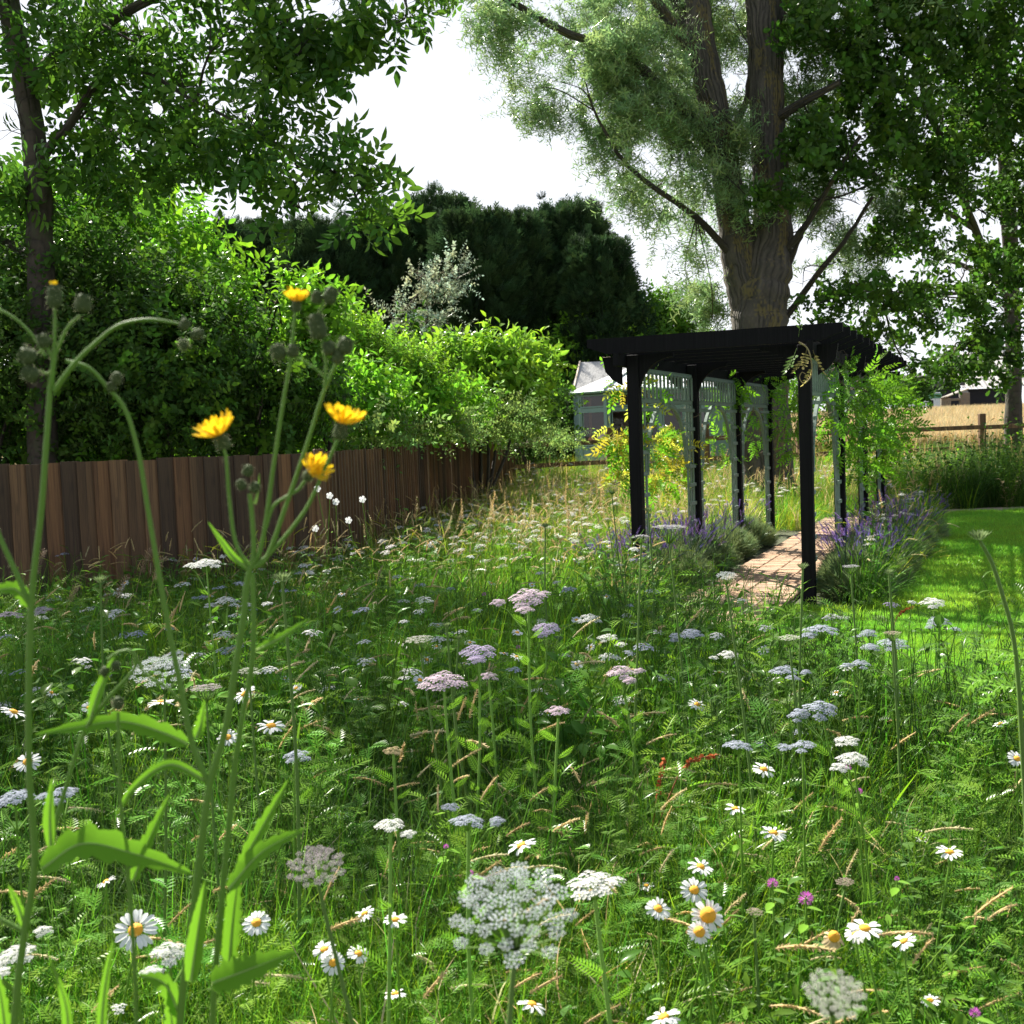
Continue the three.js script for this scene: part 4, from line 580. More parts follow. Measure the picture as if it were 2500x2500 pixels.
// ---------------------------------------------------------------- lavender along the path
{
  const stalks = new GB(), leaves = new GB();
  const lavLeaf = variants(2, () => { const g = new GB(); for (let k = 0; k < 26; k++) { const f = rnd() * 6.28, o = V(Math.cos(f) * 0.03 * rnd(), 0, Math.sin(f) * 0.03 * rnd()), v = 1 + rs(0.25); g.col = [v, v, v]; g.blade(o, V(Math.cos(f), 0, Math.sin(f)), rr(0.05, 0.13), 0.006, rr(0.1, 0.9), rr(0, 0.5), 2); } return g.geo(); });
  const lavSpike = variants(3, () => { const g = new GB(), f = rnd() * 6.28, b = rr(0.1, 0.3), P = (t) => V(Math.cos(f) * b * t * t * 0.35, 0.35 * t, Math.sin(f) * b * t * t * 0.35); g.col = [0.6, 0.85, 0.6]; g.tube([P(0), P(0.5), P(1)], [0.0022, 0.002, 0.0015], 3, false); for (let k = 0; k < 7; k++) for (let j = 0; j < 4; j++) { const t = 0.84 + k * 0.03, a = j * 1.57 + k, v = 1 + rs(0.3); g.col = [1.35 * v, 0.75 * v, 2.3 * v]; g.leaf(P(Math.min(t, 1.05)), V(Math.cos(a), 0.7, Math.sin(a)), V(0, 1, 0), 0.013, 0.009, { prof: [[0.5, 1]] }); } return g.geo(); });
  const lm = leafMat(0.2, 0.28, 0.11, { tr: 0.3, coat: 0.1 }), sm2 = leafMat(0.12, 0.125, 0.13, { tr: 0.35, coat: 0 });
  void stalks; void leaves;
  const bushes = [[-0.2, -0.78, 0.3, 'nearest the meadow, left of the path'], [1.0, -0.74, 0.36, 'second on the left of the path, deep purple'], [2.1, -0.74, 0.36, 'third on the left of the path'], [3.3, -0.76, 0.36, 'fourth on the left of the path, with few flowers'], [4.6, -0.78, 0.36, 'last on the left of the path'], [0.35, 1.02, 0.25, 'at the foot of the near right post'], [1.1, 1.02, 0.33, 'second along the lawn edge'], [2.0, 1.02, 0.36, 'third along the lawn edge'], [3.1, 1.02, 0.38, 'fourth along the lawn edge'], [4.3, 1.02, 0.4, 'fifth along the lawn edge'], [5.5, 1.04, 0.46, 'last along the lawn edge, tallest']];
  bushes.forEach(([a, t, r, which], n) => {
    const [X, D] = plan(A0 + a, t), root = thing('lavender_bush', 'grey-green lavender with purple spikes, ' + which, 'lavender', V(X, 0, -D), 'lavender edging the brick path'), it = [], sp = [];
    for (let k = 0; k < 640; k++) { const f = rnd() * 6.28, q = Math.sqrt(rnd()) * r, h = 0.34 * Math.sqrt(Math.max(0, 1 - (q / r) ** 2 * 0.8)); it.push({ p: V(Math.cos(f) * q, h * rr(0.15, 0.95), Math.sin(f) * q * 1.25), q: turnTo(V(Math.cos(f) * q / r + rs(0.3), 0.9, Math.sin(f) * q / r + rs(0.3)), rnd() * 6), s: rr(0.8, 1.3), c: tint(1, 1, 1, 0.25)() }); }
    const ns = n === 3 || n === 4 ? 30 : n === 1 ? 170 : n > 4 ? 75 : 100;
    for (let k = 0; k < ns; k++) { const f = rnd() * 6.28, q = Math.sqrt(rnd()) * r * 0.9; sp.push({ p: V(Math.cos(f) * q, 0.16 + rr(0, 0.12), Math.sin(f) * q * 1.2), q: turnTo(V(Math.cos(f) * q / r * 0.7 + rs(0.2), 1, Math.sin(f) * q / r * 0.7 + rs(0.2)), rnd() * 6), s: rr(0.8, 1.15), c: tint(1, 1, 1, 0.25, 0.2)() }); }
    lavLeaf.forEach((g, k) => instanced(root, 'foliage', g, lm, it.filter((_, i) => i % 2 === k))); lavSpike.forEach((g, k) => instanced(root, 'flower_spikes', g, sm2, sp.filter((_, i) => i % 3 === k)));
  });
}
// ---------------------------------------------------------------- grass and ground cover
function tuft(n, h0, h1, wid, lean, bend, spread, rows = 4) { const g = new GB(); for (let k = 0; k < n; k++) { const f = rnd() * 6.28, q = Math.sqrt(rnd()) * spread, a = f + rs(1), v = 1 + rs(0.3); g.col = [v * (1 + rs(0.2)), v, v * (1 + rs(0.25))]; g.blade(V(Math.cos(f) * q, 0, Math.sin(f) * q), V(Math.cos(a), 0, Math.sin(a)), rr(h0, h1), wid * rr(0.7, 1.3), rr(0.02, lean), rr(0.2, bend), rows); } return g.geo(); }
// a feathery yarrow or carrot leaf, along dir
function feather(g, o, dir, nor, len, wid, n = 9) { dir = dir.clone().normalize(); const side = V().crossVectors(dir, nor).normalize(); g.leaf(o, dir, nor, len, wid * 0.1, { curl: 0.2 }); for (let k = 1; k < n; k++) { const t = k / n, w = wid * 0.5 * Math.sin(Math.PI * Math.pow(t, 0.7)) + 0.003, p = o.clone().addScaledVector(dir, len * t).addScaledVector(nor, -0.2 * t * t * len); for (const s of [-1, 1]) g.leaf(p, dir.clone().multiplyScalar(0.6).addScaledVector(side, s).addScaledVector(nor, 0.35), nor, w * 1.3, Math.min(w * 0.3, len / n * 0.55), { prof: [[0.45, 1]], curl: 0.2 }); } }
function forb(kind) {
  const g = new GB(), h = rr(0.28, 0.5);
  for (let s = 0; s < 4; s++) {
    const f = rnd() * 6.28, lx = Math.cos(f) * 0.12, lz = Math.sin(f) * 0.12, hh = h * rr(0.6, 1.1), P = (t) => V(lx * t * t + Math.cos(f) * 0.02, hh * t, lz * t * t + Math.sin(f) * 0.02); g.col = [0.95, 1, 0.8]; g.tube([P(0), P(0.5), P(1)], [0.0028, 0.0022, 0.001], 3, false);
    const n = kind === 'feather' ? 9 : 12;
    for (let k = 0; k < n; k++) { const t = (k + 0.7) / n, a = k * GOLD, v = 1 + rs(0.2), dir = V(Math.cos(a), 0.5 + rs(0.3), Math.sin(a)); g.col = [v, v, v]; if (kind === 'feather') feather(g, P(t), dir, V(rs(0.2), 1, rs(0.2)), rr(0.07, 0.13) * (1.2 - t * 0.5), 0.03, 7); else g.leaf(P(t), dir, V(rs(0.3), 1, rs(0.3)), rr(0.035, 0.075) * (1.2 - 0.4 * t), kind === 'round' ? 0.03 : 0.016, { prof: OVATE, curl: 0.25, fold: 0.3, mid: true }); }
  }
  return g.geo();
}
// a ripe grass stalk: stem and an arching spike; returns both so that near ones can be things with parts
function stalkGeo(h, bend, headLen, headR, az = 0) {
  const out = V(Math.cos(az), 0, Math.sin(az)), pts = []; let x = 0, y = 0, a = 0.05; const N = 10; for (let k = 0; k <= N; k++) { pts.push(V(out.x * x, y, out.z * x)); const s = h / N; x += Math.sin(a) * s; y += Math.cos(a) * s; a += bend / N * (k / N) * 2; }
  const stem = new GB(); stem.col = [0.3, 0.62, 0.12]; stem.tube(pts, (t) => 0.0016 * (1.2 - 0.5 * t), 4, false);
  const head = new GB(), hp = []; let hx = x, hy = y; const K = 8; for (let k = 0; k <= K; k++) { hp.push(V(out.x * hx, hy, out.z * hx)); const s = headLen / K; hx += Math.sin(a) * s; hy += Math.cos(a) * s; a += bend * 0.6 / K; }
  head.tube(hp, (t) => headR * 0.55 * Math.sin(Math.PI * (0.12 + 0.83 * t)), 5);
  const cv = new THREE.CatmullRomCurve3(hp);
  for (let k = 0; k < 44; k++) { const t = k / 44, p = cv.getPoint(t), d = cv.getTangent(t), f = k * GOLD, e = V(Math.cos(f), Math.sin(f), Math.sin(f * 1.7)).addScaledVector(d, 1.3), v = 1 + rs(0.3); head.col = [v, v * (1 + rs(0.08)), v]; head.leaf(p, e, V(0, 1, 0.3), headR * 1.9 * Math.sin(Math.PI * (0.15 + 0.75 * t)) + 0.003, headR * 0.7, { prof: [[0.4, 1]], curl: 0.2 }); }
  return [stem.geo(), head.geo()];
}
const STALKS = variants(6, (_, k) => stalkGeo(rr(0.45, 0.62), [0.3, 0.7, 1.1, 1.5, 0.5, 0.9][k % 6], rr(0.075, 0.115), 0.0052, 0));
const panicle = variants(2, () => { const g = new GB(), h = 0.75, b = rr(0.1, 0.25), P = (t) => V(b * t * t * 0.4, h * t, 0); g.col = [0.8, 0.9, 0.7]; g.tube([P(0), P(0.4), P(0.75), P(1)], [0.0018, 0.0016, 0.0012, 0.0006], 3, false); for (let k = 0; k < 46; k++) { const t = 0.74 + 0.27 * k / 46, f = k * GOLD, v = 1 + rs(0.25); g.col = [1.05 * v, 0.92 * v, 0.85 * v]; g.leaf(P(t), V(Math.cos(f), 1.2, Math.sin(f)), V(0, 1, 0), 0.03 * (1.15 - (t - 0.74) * 2.6), 0.006, { prof: [[0.6, 1]] }); } return g.geo(); });
const GR = {
  fine: variants(4, () => tuft(46, 0.22, 0.55, 0.0036, 0.45, 1.9, 0.1)), broadb: variants(3, () => tuft(20, 0.22, 0.46, 0.0085, 0.6, 1.6, 0.07)), sward: variants(3, () => tuft(60, 0.06, 0.22, 0.004, 0.9, 1.6, 0.12, 3)),
  feather: variants(4, () => forb('feather')), leafy: variants(3, () => forb('round')), narrow: variants(3, () => forb('narrow')), lawn: variants(4, () => tuft(40, 0.02, 0.045, 0.0028, 0.9, 1.5, 0.06, 2)),
  wheat: variants(2, () => tuft(26, 0.6, 0.92, 0.02, 0.12, 0.5, 0.22, 3)),
};
const stalkMerged = STALKS.map(([a, b]) => mergeGeometries([a, b]));
const green = tint(0.1, 0.235, 0.016, 0.35, 0.22), lushG = tint(0.135, 0.3, 0.016, 0.45, 0.3), straw = tint(0.56, 0.45, 0.22, 0.3, 0.12), olive = tint(0.36, 0.43, 0.035, 0.3, 0.25);
function field(name, label, category, geos, mat, pick) { const root = thing(name, label, category, V(0, 0, 0), null, 'stuff'); const by = geos.map(() => []); pick((k, it) => by[k % geos.length].push(it)); by.forEach((it, k) => { if (it.length) instanced(root, 'blades', geos[k], mat, it); }); return root; }
function strew(n, d0, d1, ok, fn, margin = 0.9) { let g = n * 4, c = 0; while (c < n && g-- > 0) { const D = d0 * Math.pow(d1 / d0, rnd()), X = rs(0.47 * D + margin); if (!ok(X, D)) continue; fn(X, D); c++; } }
const upright = (l = 0.2) => turnTo(V(rs(l), 1, rs(l)), rnd() * 6.28);
const dryness = (X, D) => clamp((D - 9.5) / 5, 0, 1) * 0.75 + (D > 6 && noise3(X * 0.9, D * 0.9, 8) > 0.55 ? 0.15 : 0);     // the far half of the meadow has gone to straw
const gScale = (D) => clamp(0.6 + (D - 1.7) * 0.24, 0.6, 1.25) * (D > 10 ? 1.1 : 1);
field('meadow_grass', 'long mixed grass of the wildflower meadow', 'grass', [...GR.fine, ...GR.broadb], M.grass, (add) => strew(11500, 1.5, 27, inMeadow, (X, D) => { const s = gScale(D) * rr(0.7, 1.2); add(Math.floor(rnd() * 7), { p: V(X, gy(D), -D), q: turnTo(V(0.28 + rs(0.25), 1, rs(0.25)), rnd() * 6.28), s: V(s, s * rr(0.8, 1.1), s), c: rnd() < dryness(X, D) * 0.6 ? (rnd() < 0.55 ? straw() : olive()) : D < 9 && noise3(X * 1.6, D * 1.6, 60) + rs(0.15) < 0.45 ? deep() : lushG() }); }));
field('meadow_sward', 'short dense grass at the foot of the meadow flowers', 'grass', GR.sward, M.grass, (add) => strew(4000, 1.5, 27, inMeadow, (X, D) => add(Math.floor(rnd() * 3), { p: V(X, gy(D), -D), q: upright(), s: rr(0.8, 1.5) * (D > 10 ? 1.3 : 1), c: rnd() < dryness(X, D) * 0.5 ? olive() : green() })));
field('yarrow_foliage', 'feathery green yarrow and carrot foliage in the meadow', 'foliage', GR.feather, M.leaf, (add) => strew(850, 1.7, 13, (X, D) => inMeadow(X, D) && noise3(X * 0.7 + 9, D * 0.7, 2) > 0.42, (X, D) => add(Math.floor(rnd() * 4), { p: V(X, gy(D), -D), q: upright(0.3), s: gScale(D) * rr(0.8, 1.3), c: lushG() })));
field('clover_foliage', 'low leafy clover and vetch in the meadow', 'foliage', [...GR.leafy, ...GR.narrow], M.leaf, (add) => strew(1300, 1.6, 16, (X, D) => inMeadow(X, D) && noise3(X * 0.9, D * 0.9, 31) > 0.45, (X, D) => add(Math.floor(rnd() * 6), { p: V(X, gy(D), -D), q: upright(0.4), s: gScale(D) * rr(0.7, 1.2), c: green() })));
field('leafy_stems', 'tall dark leafy stems in front of the lawn', 'foliage', [...GR.narrow, ...GR.feather], M.leaf, (add) => strew(260, 3.6, 7.5, (X, D) => inMeadow(X, D) && X > 0.5, (X, D) => add(Math.floor(rnd() * 7), { p: V(X, 0, -D), q: upright(0.2), s: V(1, rr(1.5, 2), 1).multiplyScalar(rr(0.8, 1)), c: deep() })));
field('dry_grass_heads', 'tan ripe grass heads through the far meadow', 'grass', stalkMerged, M.dry, (add) => { strew(850, 2.4, 9, inMeadow, (X, D) => { if (noise3(X * 1.3, D * 1.3, 20) < 0.45) return; add(Math.floor(rnd() * 6), { p: V(X, gy(D), -D), q: turnTo(V(0.25 + rs(0.5), 1, rs(0.5)), rs(1.6)), s: rr(0.7, 1) * gScale(D), c: straw() }); }); strew(3000, 9, 27, inMeadow, (X, D) => add(Math.floor(rnd() * 6), { p: V(X, gy(D), -D), q: upright(0.3), s: V(1.25, rr(0.8, 1.25), 1.25), c: rnd() < 0.75 ? straw() : olive() })); });
field('feathery_grass_heads', 'pinkish tan grass panicles waving at the far end of the meadow', 'grass', panicle, M.dry, (add) => strew(330, 11, 27, inMeadow, (X, D) => add(Math.floor(rnd() * 2), { p: V(X, gy(D), -D), q: upright(0.2), s: rr(0.8, 1.2), c: straw() })));
field('flattened_straw', 'dry straw lying flattened among the near grass', 'grass', variants(3, () => tuft(12, 0.1, 0.24, 0.004, 1.4, 1.0, 0.14)), M.dry, (add) => strew(110, 1.7, 5, (X, D) => inMeadow(X, D) && X > -0.8 && noise3(X * 1.5, D * 1.5, 40) > 0.5, (X, D) => add(Math.floor(rnd() * 3), { p: V(X, 0.12 + rnd() * 0.14, -D), q: upright(0.6), s: rr(0.8, 1.2), c: straw() })));
field('lawn_grass', 'short bright mown grass blades of the lawn', 'grass', GR.lawn, M.grass, (add) => strew(36000, 3.8, 18.6, onLawn, (X, D) => add(Math.floor(rnd() * 4), { p: V(X, 0.005, -D), q: upright(0.15), s: rr(0.8, 1.5) * (D > 9 ? 1.4 : 1), c: tint(0.2 + 0.1 * noise3(X * 1.2, D * 1.2, 50), 0.5, 0.04, 0.25, 0.15)() })));
field('bank_grass', 'tall rough grass and weeds below the rail fence', 'grass', [...GR.fine, ...GR.broadb, ...GR.leafy], M.grass, (add) => { const ok = (X, D) => axial(X, D)[1] > 0.2 && D > LAWN_FAR + 0.7; strew(6500, 18.6, 35, ok, (X, D) => { const k = Math.floor(rnd() * 10), h = (D < 22 ? 1.8 : 0.85) * (0.55 + 0.9 * noise3(X * 0.8, D * 0.8, 4)); add(k, { p: V(X, gy(D), -D), q: upright(), s: V(1.5, h * rr(0.8, 1.3), 1.5), c: rnd() < 0.05 ? straw() : rnd() < 0.2 ? lushG() : deep() }); }); });
field('bank_grass_heads', 'tan seed heads in the rough grass by the rail fence', 'grass', panicle, M.dry, (add) => strew(130, 19, 31, (X, D) => axial(X, D)[1] > 0.2, (X, D) => add(Math.floor(rnd() * 2), { p: V(X, gy(D), -D), q: upright(0.3), s: rr(0.9, 1.4), c: straw() })));
field('far_grass', 'grass behind the board fence and round the summerhouse', 'grass', GR.fine, M.grass, (add) => strew(2600, 10.6, 36, (X, D) => (behindFence(X, D) && D > 10.7) || (D > 27.4 && axial(X, D)[1] < 0.3), (X, D) => add(Math.floor(rnd() * 4), { p: V(X, gy(D), -D), q: upright(), s: rr(1, 1.6), c: rnd() < 0.3 ? olive() : green() })));
field('wheat_crop', 'ripe golden wheat standing beyond the rail fence', 'crop', GR.wheat, M.dry, (add) => { let c = 0; while (c < 15000) { const D = 34.5 + 46 * Math.pow(rnd(), 1.4), X = rr(0.12, 0.62) * D; add(Math.floor(rnd() * 2), { p: V(X, gy(D), -D), q: upright(0.1), s: V(1.5, rr(0.95, 1.08), 1.5), c: tint(0.56, 0.45, 0.24, 0.2, 0.08)() }); c++; } });

// ---------------------------------------------------------------- wildflowers
M.budLeaf = leafMat(0.12, 0.19, 0.07, { tr: 0.35, coat: 0 }); M.daisyYellow = std(0.75, 0.36, 0.02, 0.8); M.bud = std(0.07, 0.1, 0.03, 0.8);
const stemTo = (root, head, lean = 0.06, r = 0.003, mat = M.stem) => { const b = V(rs(lean), -head.y, rs(lean)), m = b.clone().lerp(V(0, 0, 0), 0.55).add(V(rs(0.02), 0, rs(0.02))), g = new GB(); g.tube(smooth([b, m, V(0, -0.02, 0), V(0, 0, 0)], 10), (t) => r * (1.25 - 0.4 * t), 6, false); part(root, 'stem', g.geo(), mat); return (t) => b.clone().lerp(m, Math.min(1, t * 2)).lerp(V(0, 0, 0), Math.max(0, t * 2 - 1)); };
// find where on the line of sight a flower of the given size range stands
function place(px, py, wpx, { h, hmin, hmax, dmin, dmax }) { let y = h, p = onPlane(px, py, Math.min(y, EYE - 0.12)), D; for (let k = 0; k < 40; k++) { p = onPlane(px, py, y); D = wpx * -p.z / F; if (D > dmax && y < hmax) y += 0.02; else if (D < dmin && y > hmin) y -= 0.02; else break; } return [p, wpx * -p.z / F]; }
// ox-eye daisy
const petalGeo = (() => { const g = new GB(); g.leaf(V(0.16, 0, 0), V(1, 0.05, 0), V(0, 1, 0), 0.34, 0.12, { prof: [[0.25, 0.8], [0.6, 1], [0.88, 0.8]], curl: 0.2, fold: 0.25, mid: true }); return g.geo(); })();
const daisyDisc = (() => { const g = new GB(); g.blob(V(0, 0.01, 0), 0.17, 0.085, 0.17, 14, 7, 0.05); return g.geo(false); })();
const daisyPetals = variants(2, () => { const l = []; for (let k = 0; k < 19; k++) l.push(petalGeo.clone().rotateZ(rs(0.25)).rotateY(k / 19 * 6.283 + rs(0.06))); return mergeGeometries(l); });
function daisy(p, D, label, group, { up = V(rs(0.5), 1, 0.3 + rs(0.5)), whole = false, droop = 0, big = 1 } = {}) {
  const root = thing('daisy', label, 'daisy', p, group), q = turnTo(up, rnd() * 6.28); stemTo(root, p, 0.1, 0.0022);
  const head = new THREE.Group(); head.name = 'flower_head'; root.add(head); head.quaternion.copy(q); head.scale.setScalar(D);
  part(head, 'disc', daisyDisc, M.daisyYellow).scale.set(big, big * (big > 1 ? 1.7 : 1), big);
  if (whole) part(head, 'petals', daisyPetals[Math.floor(rnd() * 2)], M.petalWhite); else { const n = 17 + Math.floor(rnd() * 4); for (let k = 0; k < n; k++) { const m = part(head, 'petal', petalGeo, M.petalWhite); m.rotation.set(0, k / n * 6.283 + rs(0.08), -droop + rs(0.22), 'YXZ'); } }
  return root;
}
// flat heads: florets on a dome
function floret(g, o, r, up, col, n = 5) { const a = V(0.3, 0.1, 0.9).cross(up).normalize(), b = V().crossVectors(up, a), c = g.v(o.x, o.y, o.z), s = rnd() * 6; g.col = col; const k = []; for (let j = 0; j < n * 2; j++) { const f = s + j / (n * 2) * 6.283, q = j % 2 ? r : r * 0.55; k.push(g.v(o.x + (a.x * Math.cos(f) + b.x * Math.sin(f)) * q + up.x * r * 0.25, o.y + (a.y * Math.cos(f) + b.y * Math.sin(f)) * q + up.y * r * 0.25, o.z + (a.z * Math.cos(f) + b.z * Math.sin(f)) * q + up.z * r * 0.25)); } for (let j = 0; j < n * 2; j++) g.t(c, k[j], k[(j + 1) % (n * 2)]); }
function yarrowHead(nc, nf, dome) {        // unit width; domed plates of tiny florets on a branching stalk
  const g = new GB(), s = new GB();
  for (let k = 0; k < nc; k++) { const q = Math.sqrt((k + 0.3) / nc) * 0.4, f = k * GOLD, cx = Math.cos(f) * q, cz = Math.sin(f) * q, cy = -dome * q * q * 4 + rs(0.02), cr = 0.5 / Math.sqrt(nc) * 1.05; s.tube([V(cx * 0.1, -0.42, cz * 0.1), V(cx * 0.6, -0.2, cz * 0.6), V(cx, cy - 0.05, cz)], [0.014, 0.012, 0.01], 4, false);
    for (let j = 0; j < nf; j++) { const w = Math.sqrt((j + 0.4) / nf) * cr, e = j * GOLD + k, v = 0.85 + rs(0.18); floret(g, V(cx + Math.cos(e) * w, cy - w * w * 2.6 + rs(0.012), cz + Math.sin(e) * w), cr * 0.95 / Math.sqrt(nf) * 1.25, V(Math.cos(e) * w * 2 + cx, 1, Math.sin(e) * w * 2 + cz).normalize(), [v, v, v]); g.col = [0.75, 0.75, 0.6]; } }
  return [g.geo(), s.geo()];
}
const YH = [yarrowHead(10, 26, 0.26), yarrowHead(8, 28, 0.34), yarrowHead(13, 22, 0.22)], YS = [yarrowHead(4, 9, 0.12), yarrowHead(5, 7, 0.16)];
const yLeaf = variants(2, () => { const g = new GB(); feather(g, V(0, 0, 0), V(0, 1, 0.15), V(0, 0, 1), 0.09, 0.032, 12); return g.geo(); });
const YC = { purple: [0.52, 0.44, 0.64], pink: [0.68, 0.54, 0.66], white: [0.84, 0.84, 0.84], blue: [0.47, 0.5, 0.63], cream: [0.74, 0.7, 0.58], tan: [0.6, 0.48, 0.28], mauve: [0.62, 0.52, 0.6] };
const YM = Object.fromEntries(Object.entries(YC).map(([k, c]) => [k, leafMat(...c, { tr: 0.3, coat: 0 })]));
M.yStem = new THREE.MeshPhysicalMaterial({ color: C(0.18, 0.33, 0.06), roughness: 0.8, specularIntensity: 0.4, vertexColors: true, sheen: 0.3, sheenColor: C(0.6, 0.7, 0.4), sheenRoughness: 0.4 });
M.yLeaf = leafMat(0.2, 0.42, 0.03, { tr: 0.45, coat: 0.2 });
function yarrow(p, D, col, label, group, { leafy = 0, side = 0, lo = false } = {}) {
  const root = thing('yarrow', label, 'yarrow', p, group), [hg, sg] = (lo ? YS : YH)[Math.floor(rnd() * (lo ? 2 : 3))], line = stemTo(root, V(0, p.y - 0.4 * D, 0).setY(p.y), 0.08, leafy >= 8 ? 0.0036 : 0.0024, leafy >= 8 ? M.yStem : M.stem);
  const heads = [[0, 0, 0, 1]]; for (let k = 0; k < side; k++) { const f = rnd() * 6.28; heads.push([Math.cos(f) * D * rr(0.6, 0.8), -D * rr(0.05, 0.3), Math.sin(f) * D * 0.7, rr(0.4, 0.65)]); }
  for (const [x, y, z, s] of heads) { const h = new THREE.Group(); h.name = 'flower_head'; root.add(h); h.position.set(x, y, z); h.scale.setScalar(D * s); h.rotation.set(rs(0.12) + 0.1, rnd() * 6.28, rs(0.15)); part(h, 'florets', hg, YM[col]); part(h, 'stalks', sg, M.stem); if (x || z) { const g = new GB(); g.tube([V(0, -D * 1.1, 0), V(x * 0.7, y - 0.6 * D * s, z * 0.7), V(x, y - 0.4 * D * s, z)], [0.002, 0.002, 0.0018], 4, false); part(root, 'side_stem', g.geo(), M.stem); } }
  for (let k = 0; k < leafy; k++) { const t = 0.15 + 0.78 * k / leafy, f = k * GOLD, m = part(root, 'leaf', yLeaf[k % 2], M.yLeaf); m.position.copy(line(t)); m.quaternion.copy(turnTo(V(Math.cos(f), 0.7, Math.sin(f)), rnd() * 0.5)); m.scale.set(0.75, 1, 1).multiplyScalar(rr(0.7, 1.15) * (1.2 - 0.5 * t)); }
  return root;
}
// wild carrot umbel, unit width
function umbel(nu, nf, dish = 0.1) {
  const g = new GB(), s = new GB(), rays = new GB();
  for (let k = 0; k < nu; k++) {
    const q = Math.sqrt((k + 0.25) / nu) * 0.44, f = k * GOLD + rs(0.12), cx = Math.cos(f) * q, cz = Math.sin(f) * q, cy = 0.09 - dish * q * q * 3 + rs(0.015), cr = 0.41 / Math.sqrt(nu) * rr(0.75, 1.25);
    s.tube([V(0, -0.4, 0), V(cx * 0.7, -0.16, cz * 0.7), V(cx, cy - 0.06, cz)], [0.008, 0.007, 0.006], 4, false);
    for (let j = 0; j < nf; j++) { const w = Math.sqrt((j + 0.2) / nf) * cr, e = j * GOLD + k * 2, v = 0.88 + rs(0.15); floret(g, V(cx + Math.cos(e) * w, cy - w * w * 1.2 + rs(0.006), cz + Math.sin(e) * w), cr / Math.sqrt(nf) * 0.8, V(Math.cos(e) * w * 1.5, 1, Math.sin(e) * w * 1.5).normalize(), [v, v, v], 5); }
    if (k % 2 === 0) { rays.col = [1, 1, 1]; rays.leaf(V(0, -0.4, 0), V(cx * 2 + rs(0.2), 0.35, cz * 2 + rs(0.2)), V(0, 1, 0), 0.36, 0.02, { prof: LANCE, curl: -0.3 }); }
  }
  return [g.geo(), s.geo(), rays.geo()];
}
const UH = [umbel(42, 22, 0.05), umbel(36, 22, 0.2)], UM = { white: leafMat(0.68, 0.72, 0.72, { tr: 0.3, coat: 0 }), pink: leafMat(0.6, 0.5, 0.53, { tr: 0.3, coat: 0 }), cream: leafMat(0.76, 0.74, 0.64, { tr: 0.3, coat: 0 }), grey: leafMat(0.6, 0.58, 0.62, { tr: 0.3, coat: 0 }), tan: leafMat(0.55, 0.42, 0.36, { tr: 0.3, coat: 0 }) };
M.carrotStem = new THREE.MeshPhysicalMaterial({ color: C(0.1, 0.18, 0.035), roughness: 0.7, specularIntensity: 0.5, vertexColors: true, sheen: 0.12, sheenColor: C(0.5, 0.55, 0.4) });
function carrot(p, D, col, label, group, up = V(rs(0.12), 1, 0.12 + rs(0.12)), lean = 0.15) {
  const root = thing('wild_carrot', label, 'wild carrot', p, group), [fg, sg, bg] = UH[Math.floor(rnd() * 2)], h = new THREE.Group(); h.name = 'umbel'; root.add(h); h.scale.setScalar(D); h.quaternion.copy(turnTo(up, rnd() * 6));
  part(h, 'florets', fg, UM[col]); part(h, 'rays', sg, M.carrotStem); part(h, 'bracts', bg, M.yLeaf);
  const n = up.clone().normalize().multiplyScalar(-0.4 * D), g = new GB(), b = V(rs(lean), -p.y, rs(lean)); g.tube(smooth([b, b.clone().lerp(n, 0.6).add(V(rs(0.02), 0, rs(0.02))), n], 12), (t) => 0.0036 * (1.2 - 0.4 * t), 6, false); part(root, 'stem', g.geo(), M.carrotStem); return root;
}
function carrotBud(p, D, label, group, wide = 0.5, col = M.yLeaf, path) {       // a closed umbel in a ruff of bracts
  const root = thing('carrot_bud', label, 'wild carrot', p, group), g = new GB(), b = new GB();
  for (let k = 0; k < 44; k++) { const f = k * GOLD, q = Math.sqrt(k / 44), v = 0.9 + rs(0.2); g.col = [v * 1.5, v * 1.3, v * 1.4]; g.leaf(V(Math.cos(f) * q * D * 0.12, 0, Math.sin(f) * q * D * 0.12), V(Math.cos(f) * q * (0.6 + wide * 0.4), 1, Math.sin(f) * q * (0.6 + wide * 0.4)), V(Math.cos(f), 0.3, Math.sin(f)), D * rr(0.3, 0.42), D * 0.06, { prof: [[0.7, 1]], curl: -0.2 }); }
  for (let k = 0; k < 16; k++) { const f = k / 16 * 6.283 + rs(0.2); b.col = [1, 1, 1]; b.leaf(V(0, -0.02 * D, 0), V(Math.cos(f), wide + rs(0.2), Math.sin(f)), V(0, 1, 0), D * rr(0.4, 0.62), D * 0.035, { prof: LANCE, curl: -0.35 }); }
  part(root, 'closed_umbel', g.geo(), M.budLeaf); part(root, 'bracts', b.geo(), M.budLeaf);
  const s = new GB(), pts = path ? path.map((w) => w.clone().sub(p)) : [V(rs(0.1), -p.y, rs(0.1)), V(rs(0.03), -p.y * 0.4, rs(0.03)), V(0, 0, 0)]; s.tube(smooth(pts, 14), (t) => 0.0042 * (1.25 - 0.45 * t), 6, false); part(root, 'stem', s.geo(), M.carrotStem); return root;
}
